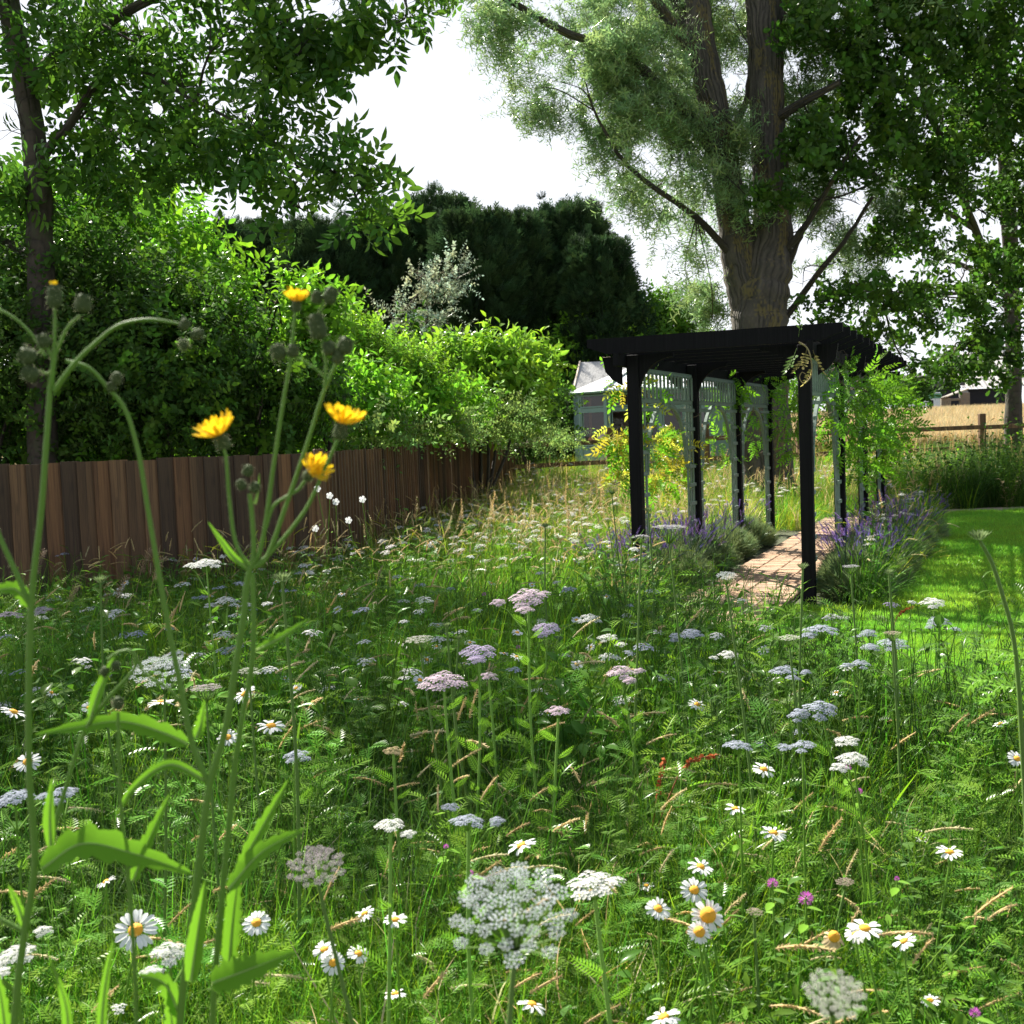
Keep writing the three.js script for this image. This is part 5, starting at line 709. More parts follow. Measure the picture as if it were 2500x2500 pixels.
// daisies: px, py, width, where
const dz = { h: 0.52, hmin: 0.3, hmax: 0.95, dmin: 0.045, dmax: 0.088 };
[[393, 1715, 67, 'below the large white carrot umbel on the left'], [34, 1738, 67, 'at the left picture edge behind the thistle stem'], [67, 1860, 67, 'drooping behind the leftmost thistle stem'], [662, 1772, 72, 'right of the double thistle stem, seen from the side'], [598, 1694, 60, 'between the two thistle stems'], [556, 1800, 55, 'half hidden by the main thistle stem'], [331, 2271, 110, 'large and wide open behind the thin thistle stem at lower left'], [626, 2253, 72, 'between the thistle and the mauve carrot umbel'], [890, 2230, 52, 'upper of the pair left of the big white umbel'], [965, 2245, 62, 'tilted, beside the left edge of the big white umbel'], [792, 2318, 62, 'upper of a touching pair below the mauve umbel'], [813, 2351, 62, 'lower of a touching pair, facing the camera'], [875, 2328, 58, 'right of the touching pair'], [965, 2426, 57, 'among tan grass heads near the bottom edge'], [836, 1989, 37, 'small and alone above the mauve umbel'], [259, 2152, 50, 'in deep grass beneath the dark thistle leaf'], [1273, 2064, 78, 'above the big white umbel'], [1710, 2116, 66, 'highest of the group left of the pink clover'], [1695, 2173, 72, 'facing the camera left of the pink clover'], [1607, 2219, 67, 'right of the white yarrow, leaning'], [1728, 2235, 85, 'with a swollen yellow centre and raised petals'], [1707, 2276, 60, 'just under the swollen yellow one'], [1299, 2452, 78, 'closed up and ragged at the bottom of the picture'], [1620, 2483, 88, 'cut by the bottom edge of the picture'], [1578, 2162, 40, 'small, tucked beside the white yarrow'], [1865, 1878, 58, 'ragged with upswept petals among tan grass'], [1795, 1974, 52, 'side-on beneath the ragged one'], [1888, 2033, 67, 'side-on upon a tall bare stem'], [2318, 2080, 67, 'flat topped, seen from the side at right'], [2111, 2266, 88, 'broad with white petals beside the spent brown ones'], [2090, 2279, 60, 'half behind the broad white one'], [2207, 2297, 62, 'tilted on a stem at lower right'], [1702, 1720, 47, 'with hanging petals in the shaded middle'], [2271, 2442, 50, 'withered at lower right'], [2250, 2049, 30, 'tiny, beside bent grass heads on the right'], [2043, 1691, 35, 'below the blue-grey yarrow by the lawn'], [2188, 1689, 30, 'small, against the lawn edge'], [2442, 1767, 40, 'at the right edge before the lawn'], [2483, 1852, 50, 'cut by the right edge of the picture']].forEach(([x, y, w, l]) => { const [p, D] = place(x, y, w, dz); daisy(p, D, 'white ox-eye daisy ' + l, 'ox-eye daisies in the meadow', l.includes('swollen') ? { big: 1.45, up: V(0.1, 0.7, 0.8) } : l.includes('side') ? { up: V(rs(0.15), 1, 0.12) } : l.includes('facing') || l.includes('wide open') ? { up: V(0.1, 0.8, 0.7) } : {}); });
{ const [p, D] = place(2036, 2287, 72, dz); daisy(p, D, 'spent daisy with a domed orange centre and limp brown petals', 'ox-eye daisies in the meadow', { big: 1.25, droop: 0.7, up: V(0, 0.8, 0.6) }).children[1].children.forEach((m) => { if (m.name === 'petal') m.material = YM.tan; }); }
// small daisies that nothing tells apart
strew(70, 4.2, 12, inMeadow, (X, D) => daisy(V(X, rr(0.4, 0.6), -D), rr(0.045, 0.06), 'small ox-eye daisy scattered in the middle of the meadow', 'small daisies scattered in the meadow', { whole: true }));
// yarrow: px, py, width, colour, where, leaves, side heads
const yz = { h: 0.72, hmin: 0.4, hmax: 1.02, dmin: 0.05, dmax: 0.13 };
[[1169, 1578, 105, 'purple', 'lilac yarrow with a deep domed head in the middle of the tall stand', 16, 1], [1081, 1647, 120, 'pink', 'pink-mauve yarrow with a wide lumpy head, lowest left of the tall stand', 14, 0], [1193, 1642, 48, 'pink', 'small bright pink yarrow under the lilac domed one', 12, 0], [1335, 1523, 78, 'purple', 'purple yarrow right of the tallest stem', 16, 1], [1289, 1444, 107, 'pink', 'tallest pink-mauve yarrow, standing above the rest', 18, 2], [1516, 1629, 74, 'pink', 'pink yarrow with small side heads, right of the tall stand', 18, 3], [1363, 1725, 68, 'pink', 'low clear pink yarrow seen edge-on', 10, 0], [1187, 1786, 30, 'pink', 'tiny pink yarrow low between the tall stems', 8, 0], [960, 1826, 50, 'tan', 'tan fading yarrow at the left of the tall stand', 10, 0], [1803, 1810, 75, 'blue', 'lavender-blue flat yarrow, leftmost of the dark grass row', 4, 0], [1862, 1813, 40, 'blue', 'small lavender-blue yarrow, second of the dark grass row', 4, 0], [1914, 1817, 48, 'blue', 'lavender-blue yarrow, third of the dark grass row', 4, 0], [1960, 1808, 70, 'blue', 'lavender-blue yarrow, broad one ending the dark grass row', 4, 0], [1949, 1782, 38, 'blue', 'little lavender-blue yarrow above the dark grass row', 4, 0], [2064, 1800, 68, 'white', 'white yarrow beside a bright leaf, upper of two', 5, 0], [2085, 1842, 82, 'white', 'white yarrow above a pink vetch flower, lower of two', 5, 1], [2007, 1715, 90, 'blue', 'blue-grey stepped yarrow below the lawn corner', 5, 2], [1914, 1627, 70, 'blue', 'blue-grey yarrow left of the lawn corner', 5, 2], [2100, 1611, 55, 'blue', 'blue-grey yarrow in front of the bright lawn', 4, 1], [2007, 1526, 90, 'blue', 'wide blue-grey yarrow in front of the near lawn edge', 4, 1], [2121, 1541, 45, 'blue', 'blue yarrow left of the pinkish flat umbel by the lawn', 4, 1], [2178, 1562, 80, 'blue', 'blue yarrow under the pinkish flat umbel by the lawn', 4, 1], [2293, 1510, 62, 'blue', 'blue-white yarrow, lower of two against the lawn', 8, 2], [2279, 1462, 66, 'white', 'white yarrow, uppermost against the lawn', 8, 0], [2225, 1467, 26, 'white', 'small pale yarrow left of the uppermost white one', 3, 0], [2174, 1472, 35, 'purple', 'purple yarrow against the lawn', 3, 0], [503, 1367, 80, 'white', 'white yarrow, highest before the brown fence', 10, 1], [445, 1423, 40, 'white', 'white yarrow left below the highest one by the fence', 6, 0], [554, 1456, 70, 'white', 'white yarrow touching the thistle stem before the fence', 8, 2], [282, 1488, 35, 'white', 'small white yarrow at the fence foot between thistles', 4, 0], [652, 1470, 28, 'white', 'tiny white yarrow by the fence corner', 4, 0], [23, 1493, 75, 'mauve', 'mauve yarrow at the left edge before the fence', 5, 1], [100, 1484, 50, 'mauve', 'mauve yarrow right of the leftmost thistle stem', 5, 0], [719, 1834, 72, 'blue', 'lilac-blue yarrow right of the thistle in the shade', 6, 0], [36, 1935, 90, 'blue', 'pale blue yarrow at the left edge, broad', 4, 2], [150, 1924, 80, 'blue', 'pale blue yarrow behind the upright thistle leaf', 4, 2], [36, 2318, 105, 'white', 'large white yarrow in the lower left corner', 4, 3], [103, 2266, 52, 'white', 'small round white yarrow above the lower left corner one', 4, 0], [414, 2310, 98, 'white', 'cream-white yarrow cluster between the two thistle stems near the bottom', 4, 2], [292, 2457, 42, 'white', 'small white yarrow close to the bottom edge', 3, 0], [1449, 2137, 150, 'white', 'brilliant white broad yarrow behind the big carrot umbel', 12, 0], [952, 2002, 85, 'white', 'greyish white yarrow left of the yarrow stems', 8, 1], [1143, 1992, 90, 'blue', 'blue-grey yarrow low behind the tall stand', 8, 1], [1100, 1963, 50, 'blue', 'small blue-grey yarrow beside the low one', 6, 0], [1774, 1800, 30, 'white', 'small white yarrow in the dark grass', 3, 0], [1257, 1630, 36, 'blue', 'violet-blue yarrow in the shade of the tall stand', 3, 0], [1440, 1500, 60, 'white', 'white yarrow left of the brick path', 4, 1], [1480, 1550, 55, 'white', 'white yarrow, lower, left of the brick path', 4, 1], [1690, 1540, 60, 'blue', 'bluish yarrow before the brick path', 4, 2], [1780, 1590, 55, 'white', 'white yarrow before the path end', 4, 1]].forEach(([x, y, w, c, l, lf, sd]) => { const [p, D] = place(x, y, w, yz); yarrow(p, D, c, l, 'yarrow in the meadow', { leafy: lf, side: sd, lo: w < 45 }); });
{ let k = 0; strew(115, 4.2, 11, inMeadow, (X, D) => { k++; yarrow(V(X, rr(0.45, 0.68), -D), rr(0.05, 0.09), k % 3 ? 'white' : 'blue', 'pale yarrow head, one of the many dotted through the shaded meadow', 'pale yarrow dotted through the meadow', { leafy: 0, lo: true, side: k % 2 }); });
  const far = new THREE.Group(); void far; const [fg, sg] = YS[0]; const gl = mergeGeometries([fg.clone().scale(0.085, 0.085, 0.085).translate(0, 0.55, 0), (() => { const g = new GB(); g.col = [0.2, 0.3, 0.1]; g.tube([V(0, 0, 0), V(0, 0.53, 0)], [0.003, 0.002], 3, false); return g.geo(); })()]); void sg;
  field('white_flower_heads', 'countless small white flowers through the sunny far meadow', 'flowers', [gl], YM.white, (add) => strew(520, 9.5, 27, inMeadow, (X, D) => add(0, { p: V(X, gy(D), -D), q: upright(0.2), s: V(1.1, rr(0.75, 1.15), 1.1), c: C(1, rr(0.93, 1), rr(0.9, 1)) }))); }
// wild carrots: px, py, width, colour, where
const cz = { h: 0.85, hmin: 0.45, hmax: 1.2, dmin: 0.06, dmax: 0.15 };
[[393, 1635, 170, 'white', 'large white carrot umbel seen obliquely between the thistles', 0.35], [502, 1684, 85, 'pink', 'thin pinkish carrot umbel edge-on left of the main thistle stem', 0.05], [771, 2111, 155, 'pink', 'broad mauve carrot umbel right of the thistle', 0.5], [608, 1637, 60, 'cream', 'small cream carrot umbel touching the second thistle stem', 0.1], [1247, 2225, 352, 'white', 'huge lacy white carrot umbel at the bottom middle', 0.5], [2038, 2432, 170, 'cream', 'cream carrot umbel near the bottom right', 0.45], [2062, 2155, 50, 'tan', 'small pinkish tan carrot umbel right of the clover', 0.1], [1842, 2225, 46, 'tan', 'small pinkish carrot umbel left below the clover', 0.1], [1634, 1292, 93, 'grey', 'grey-white carrot umbel on a tall stem before the pergola posts', 0.02], [1564, 1310, 47, 'grey', 'smaller grey carrot umbel left of the tall one before the pergola', 0.05], [1494, 1193, 38, 'tan', 'brownish carrot umbel on a long stem before the meadow', 0.02], [1485, 1267, 22, 'grey', 'little grey carrot umbel below the brownish one', 0.02], [1774, 1408, 55, 'white', 'white carrot umbel in front of the brick path', 0.3], [2077, 1385, 45, 'grey', 'grey carrot umbel beside the right lavender', 0.05], [1024, 1565, 78, 'cream', 'pinkish cream open carrot umbel left of the lilac yarrow', 0.1], [1927, 1560, 57, 'cream', 'cream carrot umbel over the near lawn corner', 0.1], [2178, 1548, 50, 'tan', 'pinkish flat carrot umbel over the lawn', 0.02], [1290, 2000, 1, '', '']].filter((a) => a[4]).forEach(([x, y, w, c, l, tilt]) => { const [p, D] = place(x, y, w, y < 1420 ? { ...cz, h: 1.12, hmax: 1.35 } : cz); carrot(p, D, c, l, 'wild carrots in the meadow', V(rs(0.06), 1, tilt), 0.12); });
[[1331, 1288, 34, 'dark green closed carrot bud on a tall stem left of the pergola', 0.3], [1583, 1250, 34, 'green closed carrot bud before the near left pergola post', 0.4], [1960, 1389, 45, 'green closed carrot bud before the near right pergola post', 0.5], [245, 1423, 55, 'pale carrot bud with thin bracts before the fence at left', 0.5], [689, 1419, 70, 'carrot bud with long spreading bracts right of the thistle', 0.15], [2170, 1400, 32, 'small carrot bud over the lawn edge', 0.2], [1090, 1530, 34, 'shaggy green carrot bud left of the tallest yarrow', 0.4], [1120, 1560, 30, 'pale carrot bud behind the lilac yarrow', 0.4]].forEach(([x, y, w, l, wd]) => { const [p, D] = place(x, y, w, { h: 1.0, hmin: 0.5, hmax: 1.35, dmin: 0.04, dmax: 0.07 }); carrotBud(p, D, l, 'closed carrot buds', wd); });
{ const d = 2.3, P = [[2530, 2300], [2489, 1702], [2471, 1539], [2449, 1459], [2420, 1370], [2393, 1322]].map(([x, y]) => at(x, y, d)); P[0].y = 0; const root = carrotBud(at(2391, 1318, d), 0.06, 'tall bent carrot bud against the lawn at the right edge', 'closed carrot buds', 0.3, M.yLeaf, P);
  [[2480, 1600, -1], [2470, 1520, 1], [2486, 1680, -1], [2478, 1610, 1], [2489, 1720, 1]].forEach(([x, y, s], i) => { const g = new GB(); for (let k = 0; k < 6; k++) feather(g, V(s * 0.012 * k, 0.004 * k, 0), V(s, 0.3 - (k % 3) * 0.5, rs(0.4)), V(0, 1, 0.3), 0.045, 0.03, 5); const m = part(root, 'leaf', g.geo(), M.yLeaf); m.position.copy(at(x, y, d).sub(root.position)); m.scale.setScalar(i < 2 ? 0.9 : 1.2); }); }
// clover and knapweed
function clover(p, D, label, group, col = [0.5, 0.12, 0.45]) { const root = thing('clover', label, 'clover', p, group), g = new GB(); for (let k = 0; k < 60; k++) { const e = Math.acos(1 - 1.6 * (k + 0.5) / 60), f = k * GOLD, d = V(Math.sin(e) * Math.cos(f), Math.cos(e), Math.sin(e) * Math.sin(f)), v = 1 + rs(0.25); g.col = [v, v, v]; g.leaf(d.clone().multiplyScalar(D * 0.2), d, V(rs(1), rs(1), rs(1)), D * 0.32, D * 0.1, { prof: [[0.6, 1]], curl: 0.1 }); } part(root, 'flower_head', g.geo(), leafMat(...col, { tr: 0.35, coat: 0 })); stemTo(root, p, 0.08, 0.002); for (let k = 0; k < 3; k++) { const h = new GB(); h.leaf(V(0, -D * (0.6 + k), 0), V(Math.cos(k * 2.2), -0.1, Math.sin(k * 2.2)), UPV, 0.035, 0.02, { prof: OVATE, mid: true, fold: 0.2 }); part(root, 'leaf', h.geo(), M.yLeaf); } return root; }
[[1886, 2157, 30, 'magenta clover head, left of two'], [1968, 2194, 40, 'larger pink-purple clover head, right of two'], [1089, 2067, 15, 'small pink campion bud below the tall yarrow'], [1149, 2131, 17, 'pink flower at the upper left rim of the big umbel'], [2072, 1873, 18, 'bright pink vetch flower under the white yarrow'], [2098, 1932, 18, 'purple vetch flower in dark grass'], [2380, 2473, 30, 'pink flower in the lower right corner'], [1182, 1451, 12, 'tiny magenta flower left of the tallest yarrow'], [1265, 1580, 12, 'tiny magenta flower between yarrow stems'], [2190, 2145, 14, 'tiny violet flower right of the carrot umbel'], [1804, 2043, 12, 'tiny violet flower in the dark grass']].forEach(([x, y, w, l]) => { const [p, D] = place(x, y, w, { h: 0.5, hmin: 0.3, hmax: 0.75, dmin: 0.012, dmax: 0.035 }); clover(p, D, l, 'pink and purple meadow flowers'); });
// white campion by the fence corner
[[775, 1193], [805, 1210], [820, 1225], [851, 1270], [885, 1219], [770, 1290], [500, 2000]].slice(0, 6).forEach(([x, y], i) => { const p = at(x, y, 9.6 - i * 0.05), root = thing('white_campion', ['white campion flower highest by the fence corner', 'white campion flower second from the corner', 'white campion flower third from the corner', 'white campion flower lowest and alone before the receding fence', 'white campion flower farthest along the receding fence', 'white campion flower under the others at the fence corner'][i], 'campion', p, 'white campion by the fence'); stemTo(root, p, 0.2, 0.0025); for (let k = 0; k < 5; k++) { const g = new GB(); g.leaf(V(0, 0, 0), V(Math.cos(k * 1.257), Math.sin(k * 1.257), 0.3), V(0, 0.2, 1), 0.03, 0.024, { prof: [[0.4, 0.7], [0.8, 1]] }); part(root, 'petal', g.geo(), M.petalWhite); } for (let k = 0; k < 8; k++) { const g = new GB(); g.leaf(V(0, -0.1 - k * 0.1, 0), V(Math.cos(k * 2.4), 0.3, Math.sin(k * 2.4)), UPV, 0.05, 0.015, {}); part(root, 'leaf', g.geo(), M.yLeaf); } });
// rust-coloured dock stalks
[['left of two rusty dock stalks in the dark grass', [[1590, 2060, 3.4], [1597, 1990, 3.4], [1608, 1930, 3.4], [1622, 1848, 3.4]]], ['arching rusty dock stalk in the dark grass', [[1600, 2060, 3.4], [1640, 1930, 3.4], [1680, 1862, 3.4], [1752, 1842, 3.4]]], ['rusty dock stalk before the lawn', [[2190, 1600, 6], [2180, 1540, 6], [2195, 1500, 6], [2230, 1480, 6]]]].forEach(([l, pts]) => { const P = pts.map(([x, y, d]) => at(x, y, d)), b = P[0].clone().setY(0), root = thing('dock_stalk', l, 'dock', b, 'rusty dock stalks'), cv = new THREE.CatmullRomCurve3([b, ...P].map((p) => p.clone().sub(b))), g = new GB(), s = new GB(); g.tube(cv.getPoints(24), (t) => 0.003 * (1.1 - t * 0.6), 5); part(root, 'stem', g.geo(false), std(0.3, 0.1, 0.04, 0.8)); for (let k = 0; k < 70; k++) { const t = 0.7 + 0.3 * k / 70, p = cv.getPoint(t), v = 1 + rs(0.3); s.col = [v, v, v]; s.leaf(p, V(rs(1), rs(1), rs(1)), V(rs(1), 1, rs(1)), 0.012, 0.011, { prof: [[0.5, 1]] }); } part(root, 'seeds', s.geo(), leafMat(0.42, 0.12, 0.04, { tr: 0.3, coat: 0 })); });
// ripe grass stalks in the foreground, each a thing
{
  const mats = variants(4, () => { const m = M.dry.clone(); m.color = straw(); return m; }), sm3 = M.dry.clone(); sm3.color = C(0.4, 0.38, 0.12); let n = 0;
  const one = (p, lean, s) => { const r = thing('grass_stalk', 'tan ripe grass stalk arching over the near meadow', 'grass stalk', p, 'ripe grass stalks in the near meadow'), k = n++ % 6; part(r, 'stem', STALKS[k][0], sm3); part(r, 'seed_head', STALKS[k][1], mats[n % 4]); r.quaternion.copy(turnTo(lean, rs(0.7))); r.scale.setScalar(s); };
  strew(170, 2.0, 4.6, inMeadow, (X, D) => one(V(X, 0, -D), V(0.5 + rs(0.5), 1, rs(0.5)), rr(0.75, 1.05)), 0.3);
  strew(125, 1.9, 3.4, (X, D) => inMeadow(X, D) && X > -0.5, (X, D) => one(V(X, 0, -D), V(0.8 + rs(0.4), 0.8, rs(0.4)), rr(0.7, 0.95)), 0.2);
  [[300, 1330, 7.6], [330, 1350, 7.4], [40, 1330, 7.4], [240, 1400, 7.2], [120, 1420, 7.2], [200, 1440, 7.2], [1060, 1200, 13], [1150, 1180, 14], [1225, 1180, 15], [1380, 1240, 9.8], [1395, 1200, 9.9]].forEach(([x, y, d], i) => { const p = at(x, y, d), r = thing('tall_grass', i < 6 ? 'tall feathery brown grass plume drooping before the board fence' : 'upright brown grass plume in the sunny meadow', 'grass stalk', V(p.x, 0, p.z), i < 6 ? 'feathery plumes before the fence' : 'upright plumes in the sunny meadow'), g = new GB(), hgt = p.y, P = (t) => V((i < 6 ? 0.16 : 0.03) * t * t, hgt * (t - (i < 6 ? 0.06 * t ** 6 : 0)), 0); g.tube([0, 0.3, 0.6, 0.8, 1].map(P), (t) => 0.0025 * (1.2 - t * 0.8), 4, false); part(r, 'stem', g.geo(false), std(0.25, 0.2, 0.09, 0.9)); const h = new GB(); for (let k = 0; k < 90; k++) { const t = 0.8 + 0.22 * k / 90, f = k * GOLD, v = 1 + rs(0.25); h.col = [v, v, v]; h.leaf(P(t), V(Math.cos(f) + (i < 6 ? 0.8 : 0), 0.7, Math.sin(f)), V(0, 1, 0.2), 0.035, 0.005, { prof: [[0.6, 1]], curl: 0.3 }); } part(r, 'seed_head', h.geo(), (() => { const m = M.dry.clone(); m.color = C(0.34, 0.23, 0.13); return m; })()); });
}
// ---------------------------------------------------------------- sow thistles in front, left
{
  const hairy = new THREE.MeshPhysicalMaterial({ color: C(0.1, 0.21, 0.025), roughness: 0.6, specularIntensity: 0.6, sheen: 0.25, sheenColor: C(0.6, 0.7, 0.4), sheenRoughness: 0.35 }), budMat = new THREE.MeshPhysicalMaterial({ color: C(0.05, 0.075, 0.025), roughness: 0.8, specularIntensity: 0.4, sheen: 0.3, sheenColor: C(0.5, 0.6, 0.4), sheenRoughness: 0.4 });
  const hairMat = leafMat(0.55, 0.6, 0.35, { tr: 0.5, coat: 0 }), petalMat = leafMat(0.86, 0.6, 0.02, { tr: 0.4, coat: 0 }), leafM = leafMat(0.15, 0.34, 0.02, { tr: 0.58, coat: 0.22, cr: 0.3 }), ribMat = leafMat(0.45, 0.6, 0.2, { tr: 0.55, coat: 0.1 });
  const ligule = (() => { const g = new GB(); g.leaf(V(0, 0, 0), V(0, 1, 0), V(0, 0, 1), 1, 0.17, { prof: [[0.3, 0.7], [0.7, 1], [0.96, 0.9]], curl: 0.25, mid: true, fold: 0.3 }); return g.geo(); })();
  const budG = (() => { const g = new GB(); g.tube([V(0, 0, 0), V(0, 0.12, 0), V(0, 0.4, 0), V(0, 0.75, 0), V(0, 1, 0)], [0.16, 0.36, 0.42, 0.34, 0.22], 12); for (let k = 0; k < 30; k++) { const f = k * GOLD, y = 0.1 + 0.7 * k / 30; g.leaf(V(Math.cos(f) * 0.38, y, Math.sin(f) * 0.38), V(Math.cos(f) * 0.1, 1, Math.sin(f) * 0.1), V(Math.cos(f), 0, Math.sin(f)), 0.34, 0.14, { prof: [[0.4, 1]], curl: 0.1 }); } return g.geo(false); })();
  const hairG = (() => { const g = new GB(); for (let k = 0; k < 90; k++) { const f = k * GOLD, y = rr(0, 0.95), d = V(Math.cos(f), rs(0.4), Math.sin(f)); g.leaf(V(Math.cos(f) * 0.38, y, Math.sin(f) * 0.38), d, V(0, 1, 0), 0.2, 0.022, { prof: [[0.3, 1]] }); } return g.geo(); })();
  const S = (root, pts, d, r0, r1) => { const P = pts.map((a) => at(a[0], a[1], a[2] ?? d)), c = new THREE.CatmullRomCurve3(P.map((p) => p.clone().sub(root.position))), g = new GB(), n = pts.length * 6; g.tube(c.getPoints(n), (t) => (r0 + (r1 - r0) * t) * 0.76, 9, false); const m = part(root, 'stem', g.geo(false), hairy); const h = new GB(); for (let k = 0; k < 130; k++) { const t = rnd(), p = c.getPoint(t), r = r0 + (r1 - r0) * t, f = rnd() * 6.28, e = V(Math.cos(f), rs(0.3), Math.sin(f)); h.leaf(p.addScaledVector(e, r * 0.8), e, UPV, 0.003, 0.0003, { prof: [[0.3, 1]] }); } part(m, 'hairs', h.geo(), hairMat, true); return c; };
  const bud = (root, x, y, d, w, h, dir = V(rs(0.4), 1, rs(0.3)), tip) => { const b = new THREE.Group(); b.name = 'bud'; root.add(b); const W = w * d / F / 0.84, H = h * d / F; b.position.copy(at(x, y + h * 0.45, d).sub(root.position)); b.quaternion.copy(turnTo(dir, rnd() * 6)); b.scale.set(W, H, W); part(b, 'bracts', budG, budMat); part(b, 'hairs', hairG, hairMat, true); if (tip) for (let k = 0; k < 6; k++) { const m = part(b, 'petal', ligule, petalMat); m.position.set(rs(0.12), 0.85, rs(0.12)); m.scale.set(0.8, 0.35, 0.8); m.rotation.z = rs(0.4); } };
  const flower = (root, x, y, d, w, dir, spread) => { const f = new THREE.Group(); f.name = 'flower'; root.add(f); const W = w * d / F; f.position.copy(at(x, y, d).sub(root.position)); f.quaternion.copy(turnTo(dir, rnd() * 6)); f.scale.setScalar(W); const i = part(f, 'bracts', budG, budMat); i.scale.set(0.42, 0.44, 0.42); i.position.y = -0.4; const hh = part(f, 'hairs', hairG, hairMat, true); hh.scale.copy(i.scale); hh.position.copy(i.position); for (let k = 0; k < 64; k++) { const t = Math.sqrt((k + 0.5) / 64), m = part(f, 'petal', ligule, petalMat); m.position.set(Math.cos(k * GOLD) * 0.1 * t, 0, Math.sin(k * GOLD) * 0.1 * t); m.scale.setScalar(rr(0.5, 0.66) * (0.6 + 0.4 * t)); m.quaternion.copy(turnTo(V(Math.cos(k * GOLD) * t * spread + rs(0.15), 0.55 + rs(0.2), Math.sin(k * GOLD) * t * spread + rs(0.15)), Math.PI / 2 - k * GOLD + rs(0.4))); } };
  // a leaf along a path of pixels; lobed margins, raised midrib
  const blade = (root, pts, d, wpx, roll = 0, lobes = true) => {
    const P = pts.map((a) => at(a[0], a[1], a[2] ?? d).sub(root.position)), c = new THREE.CatmullRomCurve3(P), N = 54, g = new GB(), W = 0.85 * wpx * d / F, rows = [], view = V(rs(0.1), 0.55, 0.8).applyAxisAngle(V(0, 0, 1), roll);
    for (let k = 0; k <= N; k++) { const t = k / N, p = c.getPoint(t), T = c.getTangent(t), s = V().crossVectors(T, view).normalize(), n = V().crossVectors(s, T); let w = W * 0.5 * Math.pow(Math.sin(Math.PI * clamp(0.12 + 0.86 * t, 0, 1)), 0.8) * (1.15 - 0.5 * t); if (lobes) { const u = (t * 7) % 1; w *= 0.62 + 0.45 * Math.pow(u, 0.7) * (u > 0.9 ? (1 - u) * 10 : 1); w += W * 0.02 * ((t * 40) % 1); } const ww = w * (1 + rs(0.06)); rows.push([g.v(p.x - s.x * ww + n.x * ww * 0.3, p.y - s.y * ww + n.y * ww * 0.3, p.z - s.z * ww + n.z * ww * 0.3, 0, t), g.v(p.x, p.y, p.z, 0.5, t), g.v(p.x + s.x * w + n.x * w * 0.3, p.y + s.y * w + n.y * w * 0.3, p.z + s.z * w + n.z * w * 0.3, 1, t)]); if (k) { const [a, b, e] = rows[k - 1], [a2, b2, e2] = rows[k]; g.q(a, b, b2, a2); g.q(b, e, e2, b2); } }
    const l = part(root, 'leaf', g.geo(), leafM), r = new GB(); r.tube(c.getPoints(16), (t) => 0.0016 * (1.1 - t), 5, false); part(l, 'midrib', r.geo(), ribMat);
  };
  // left plant
  { const d = 1.16, A = thing('sow_thistle', 'tall hairy sow thistle at the left edge, carrying only green buds', 'sow thistle', at(35, 2500, d).setY(0), 'sow thistles in the foreground');
    S(A, [[20, 3600], [35, 2500], [60, 2276], [85, 2110], [72, 1900], [70, 1700], [79, 1442], [100, 1255], [114, 1069], [123, 948], [135, 852]], d, 0.0052, 0.0032);
    S(A, [[132, 880], [134, 800], [134, 750]], d, 0.0022, 0.0016); S(A, [[138, 860], [165, 800], [195, 770]], d, 0.002, 0.0016); S(A, [[130, 880], [112, 850], [95, 862]], d, 0.002, 0.0016); S(A, [[126, 905], [115, 912], [100, 905]], d, 0.0018, 0.0015);
    S(A, [[132, 955], [180, 890], [225, 845], [290, 795], [363, 780], [435, 790]], d, 0.0034, 0.0018); S(A, [[60, 2276], [-60, 2200], [-90, 2100]], d, 0.003, 0.002); S(A, [[75, 1480], [40, 1400], [-5, 1300], [-40, 1200]], d, 0.0036, 0.0028); S(A, [[-60, 730], [0, 757], [40, 780], [80, 820], [110, 870]], d + 0.1, 0.002, 0.002);
    bud(A, 133, 727, d, 36, 56, V(0.05, 1, 0), true); bud(A, 200, 743, d, 40, 44, V(0.2, 1, 0)); bud(A, 86, 862, d, 42, 42, V(-0.8, 0.6, 0.2)); bud(A, 93, 905, d, 38, 40, V(-0.8, 0.5, 0.2)); bud(A, 114, 832, d, 34, 34, V(-0.4, 1, 0.2)); bud(A, 445, 792, d, 24, 28, V(0.5, 1, 0)); bud(A, 468, 806, d, 26, 28, V(1, 0.2, 0)); bud(A, 443, 818, d, 24, 26, V(0.4, -0.8, 0.2));
    blade(A, [[75, 1480], [40, 1440], [0, 1440], [-60, 1460]], d, 50); blade(A, [[104, 2121], [200, 2060], [330, 2085], [466, 2131]], d, 110, 0.5); blade(A, [[70, 2290], [40, 2200], [20, 2160]], d, 30); blade(A, [[124, 2064], [122, 1980], [129, 1898]], d, 40, 0, false); blade(A, [[20, 2600], [5, 2450], [-15, 2350]], d, 50); }
  // main plant
  { const d = 1.2, B = thing('sow_thistle', 'tall hairy sow thistle left of centre with four yellow flowers', 'sow thistle', at(440, 2500, d).setY(0), 'sow thistles in the foreground');
    S(B, [[425, 3600], [440, 2490], [466, 2276], [497, 2018], [512, 1914], [549, 1785], [575, 1629], [595, 1500], [602, 1430], [610, 1386]], d, 0.0056, 0.004);
    S(B, [[500, 3600], [518, 2500], [543, 2173], [559, 2018], [574, 1862], [595, 1733], [616, 1610], [619, 1500], [616, 1400]], d + 0.04, 0.0045, 0.0034);
    S(B, [[612, 1390], [619, 1349], [616, 1270], [610, 1205]], d, 0.0034, 0.003); bud(B, 602, 1150, d, 27, 28); bud(B, 597, 1182, d, 25, 26, V(-0.5, 0.8, 0.2)); bud(B, 617, 1190, d, 26, 26, V(0.4, 0.8, 0.2)); blade(B, [[622, 1230], [632, 1190], [633, 1155]], d, 8, 0, false);
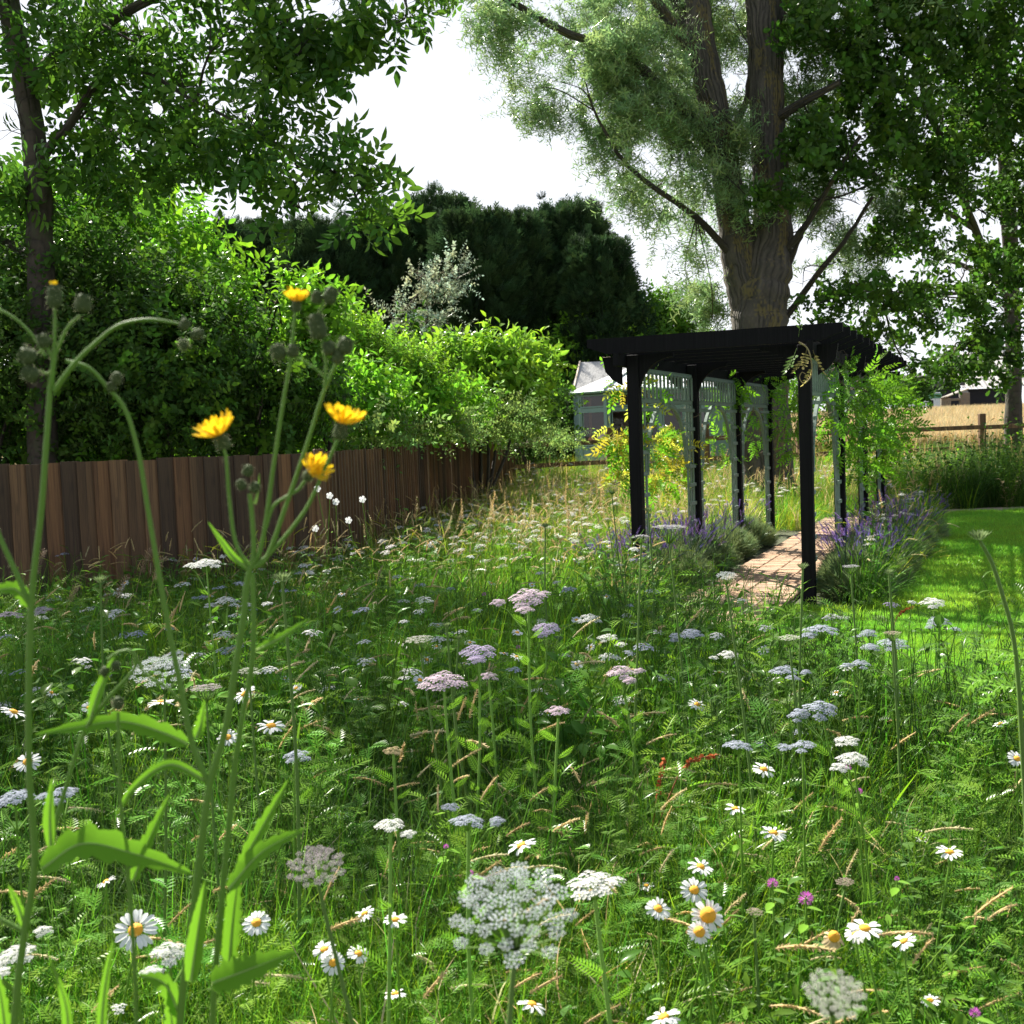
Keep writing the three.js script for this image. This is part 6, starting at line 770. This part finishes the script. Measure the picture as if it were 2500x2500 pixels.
    S(B, [[608, 1386], [577, 1330], [560, 1220], [552, 1120], [546, 1092]], d, 0.0028, 0.0022); flower(B, 535, 1062, d, 100, V(-0.35, 1, 0.35), 1.15);
    S(B, [[615, 1386], [643, 1372], [699, 1232], [755, 1069], [792, 953], [824, 883], [838, 860]], d, 0.0034, 0.002); bud(B, 838, 846, d, 40, 42, V(0.3, 1, 0)); bud(B, 808, 852, d, 34, 34, V(-0.2, 1, 0)); bud(B, 822, 874, d, 30, 30); bud(B, 783, 800, d, 42, 62, V(-0.2, 1, 0)); bud(B, 798, 722, d, 36, 44, V(0.5, 1, 0)); bud(B, 772, 728, d, 28, 32); S(B, [[792, 953], [795, 880], [788, 830]], d, 0.002, 0.0016); S(B, [[786, 800], [780, 760], [792, 738]], d, 0.0016, 0.0014);
    S(B, [[614, 1380], [633, 1349], [671, 1116], [695, 960], [708, 890], [718, 790], [722, 758]], d, 0.0032, 0.0018); bud(B, 688, 860, d, 38, 40, V(-0.4, 1, 0)); bud(B, 714, 858, d, 30, 32); S(B, [[792, 920], [750, 885], [720, 875]], d, 0.0016, 0.0014); flower(B, 724, 736, d, 66, V(0.1, 1, 0.15), 0.9);
    S(B, [[618, 1384], [652, 1358], [745, 1246], [790, 1150], [815, 1095], [825, 1070]], d, 0.003, 0.002); flower(B, 836, 1034, d, 100, V(0.3, 1, 0.1), 1.3);
    S(B, [[648, 1290], [668, 1235], [700, 1212], [728, 1195], [745, 1172]], d, 0.0024, 0.002); flower(B, 762, 1152, d, 78, V(0.7, 0.6, 0.55), 1.2);
    S(B, [[510, 1914], [471, 1821], [440, 1671], [415, 1550], [391, 1418], [363, 1255], [335, 1092], [303, 995], [265, 948], [215, 897], [160, 880]], d, 0.0042, 0.0022); bud(B, 283, 925, d, 26, 30); bud(B, 277, 945, d, 22, 24);
    S(B, [[140, 1992], [207, 1785], [259, 1710], [331, 1624], [322, 1590], [290, 1592], [262, 1610]], d, 0.003, 0.0016); bud(B, 262, 1618, d, 22, 24, V(-0.5, -0.8, 0)); bud(B, 282, 1605, d, 20, 22, V(0, -1, 0)); S(B, [[120, 2120], [128, 2050], [140, 1992]], d, 0.003, 0.003);
    S(B, [[345, 3600], [331, 2432], [316, 2173], [295, 1966], [288, 1740]], d - 0.03, 0.003, 0.002); bud(B, 290, 1717, d - 0.03, 26, 30);
    S(B, [[471, 1821], [430, 1700], [350, 1640], [331, 1600]], d, 0.002, 0.0016);
    blade(B, [[610, 1392], [570, 1360], [540, 1320], [508, 1274]], d, 22, 0, false); blade(B, [[626, 1588], [680, 1560], [756, 1510]], d, 34, 0.3); blade(B, [[612, 1390], [595, 1365], [585, 1345]], d, 16); blade(B, [[456, 1815], [400, 1790], [300, 1762], [190, 1775], [85, 1794]], d, 66, 0.2); blade(B, [[222, 1752], [245, 1680], [285, 1593]], d, 40, 0, false); blade(B, [[326, 2150], [360, 2060], [414, 1940]], d, 52); blade(B, [[559, 2170], [640, 2080], [745, 2023]], d, 66, 0.3); blade(B, [[585, 2120], [640, 2020], [704, 1904]], d + 0.03, 50); blade(B, [[466, 2395], [482, 2280], [502, 2147]], d - 0.02, 56, 0, false); blade(B, [[518, 2400], [600, 2370], [719, 2323]], d, 110, 0.3); blade(B, [[507, 1909], [414, 1867], [321, 1930], [285, 1990]], d, 30, -0.4, false); blade(B, [[480, 1800], [490, 1770], [500, 1710]], d, 40); blade(B, [[560, 2350], [570, 2230], [585, 2120]], d + 0.04, 70); blade(B, [[440, 2480], [400, 2400], [340, 2380]], d, 60); blade(B, [[225, 2080], [225, 2040], [218, 2000]], d, 45); blade(B, [[430, 2620], [420, 2500], [410, 2400]], d, 50); blade(B, [[240, 2640], [255, 2420], [280, 2280]], d - 0.1, 30, 0, false); blade(B, [[150, 2640], [165, 2480], [120, 2330]], d - 0.1, 34, 0, false); }
}
renderer.render(scene, camera);
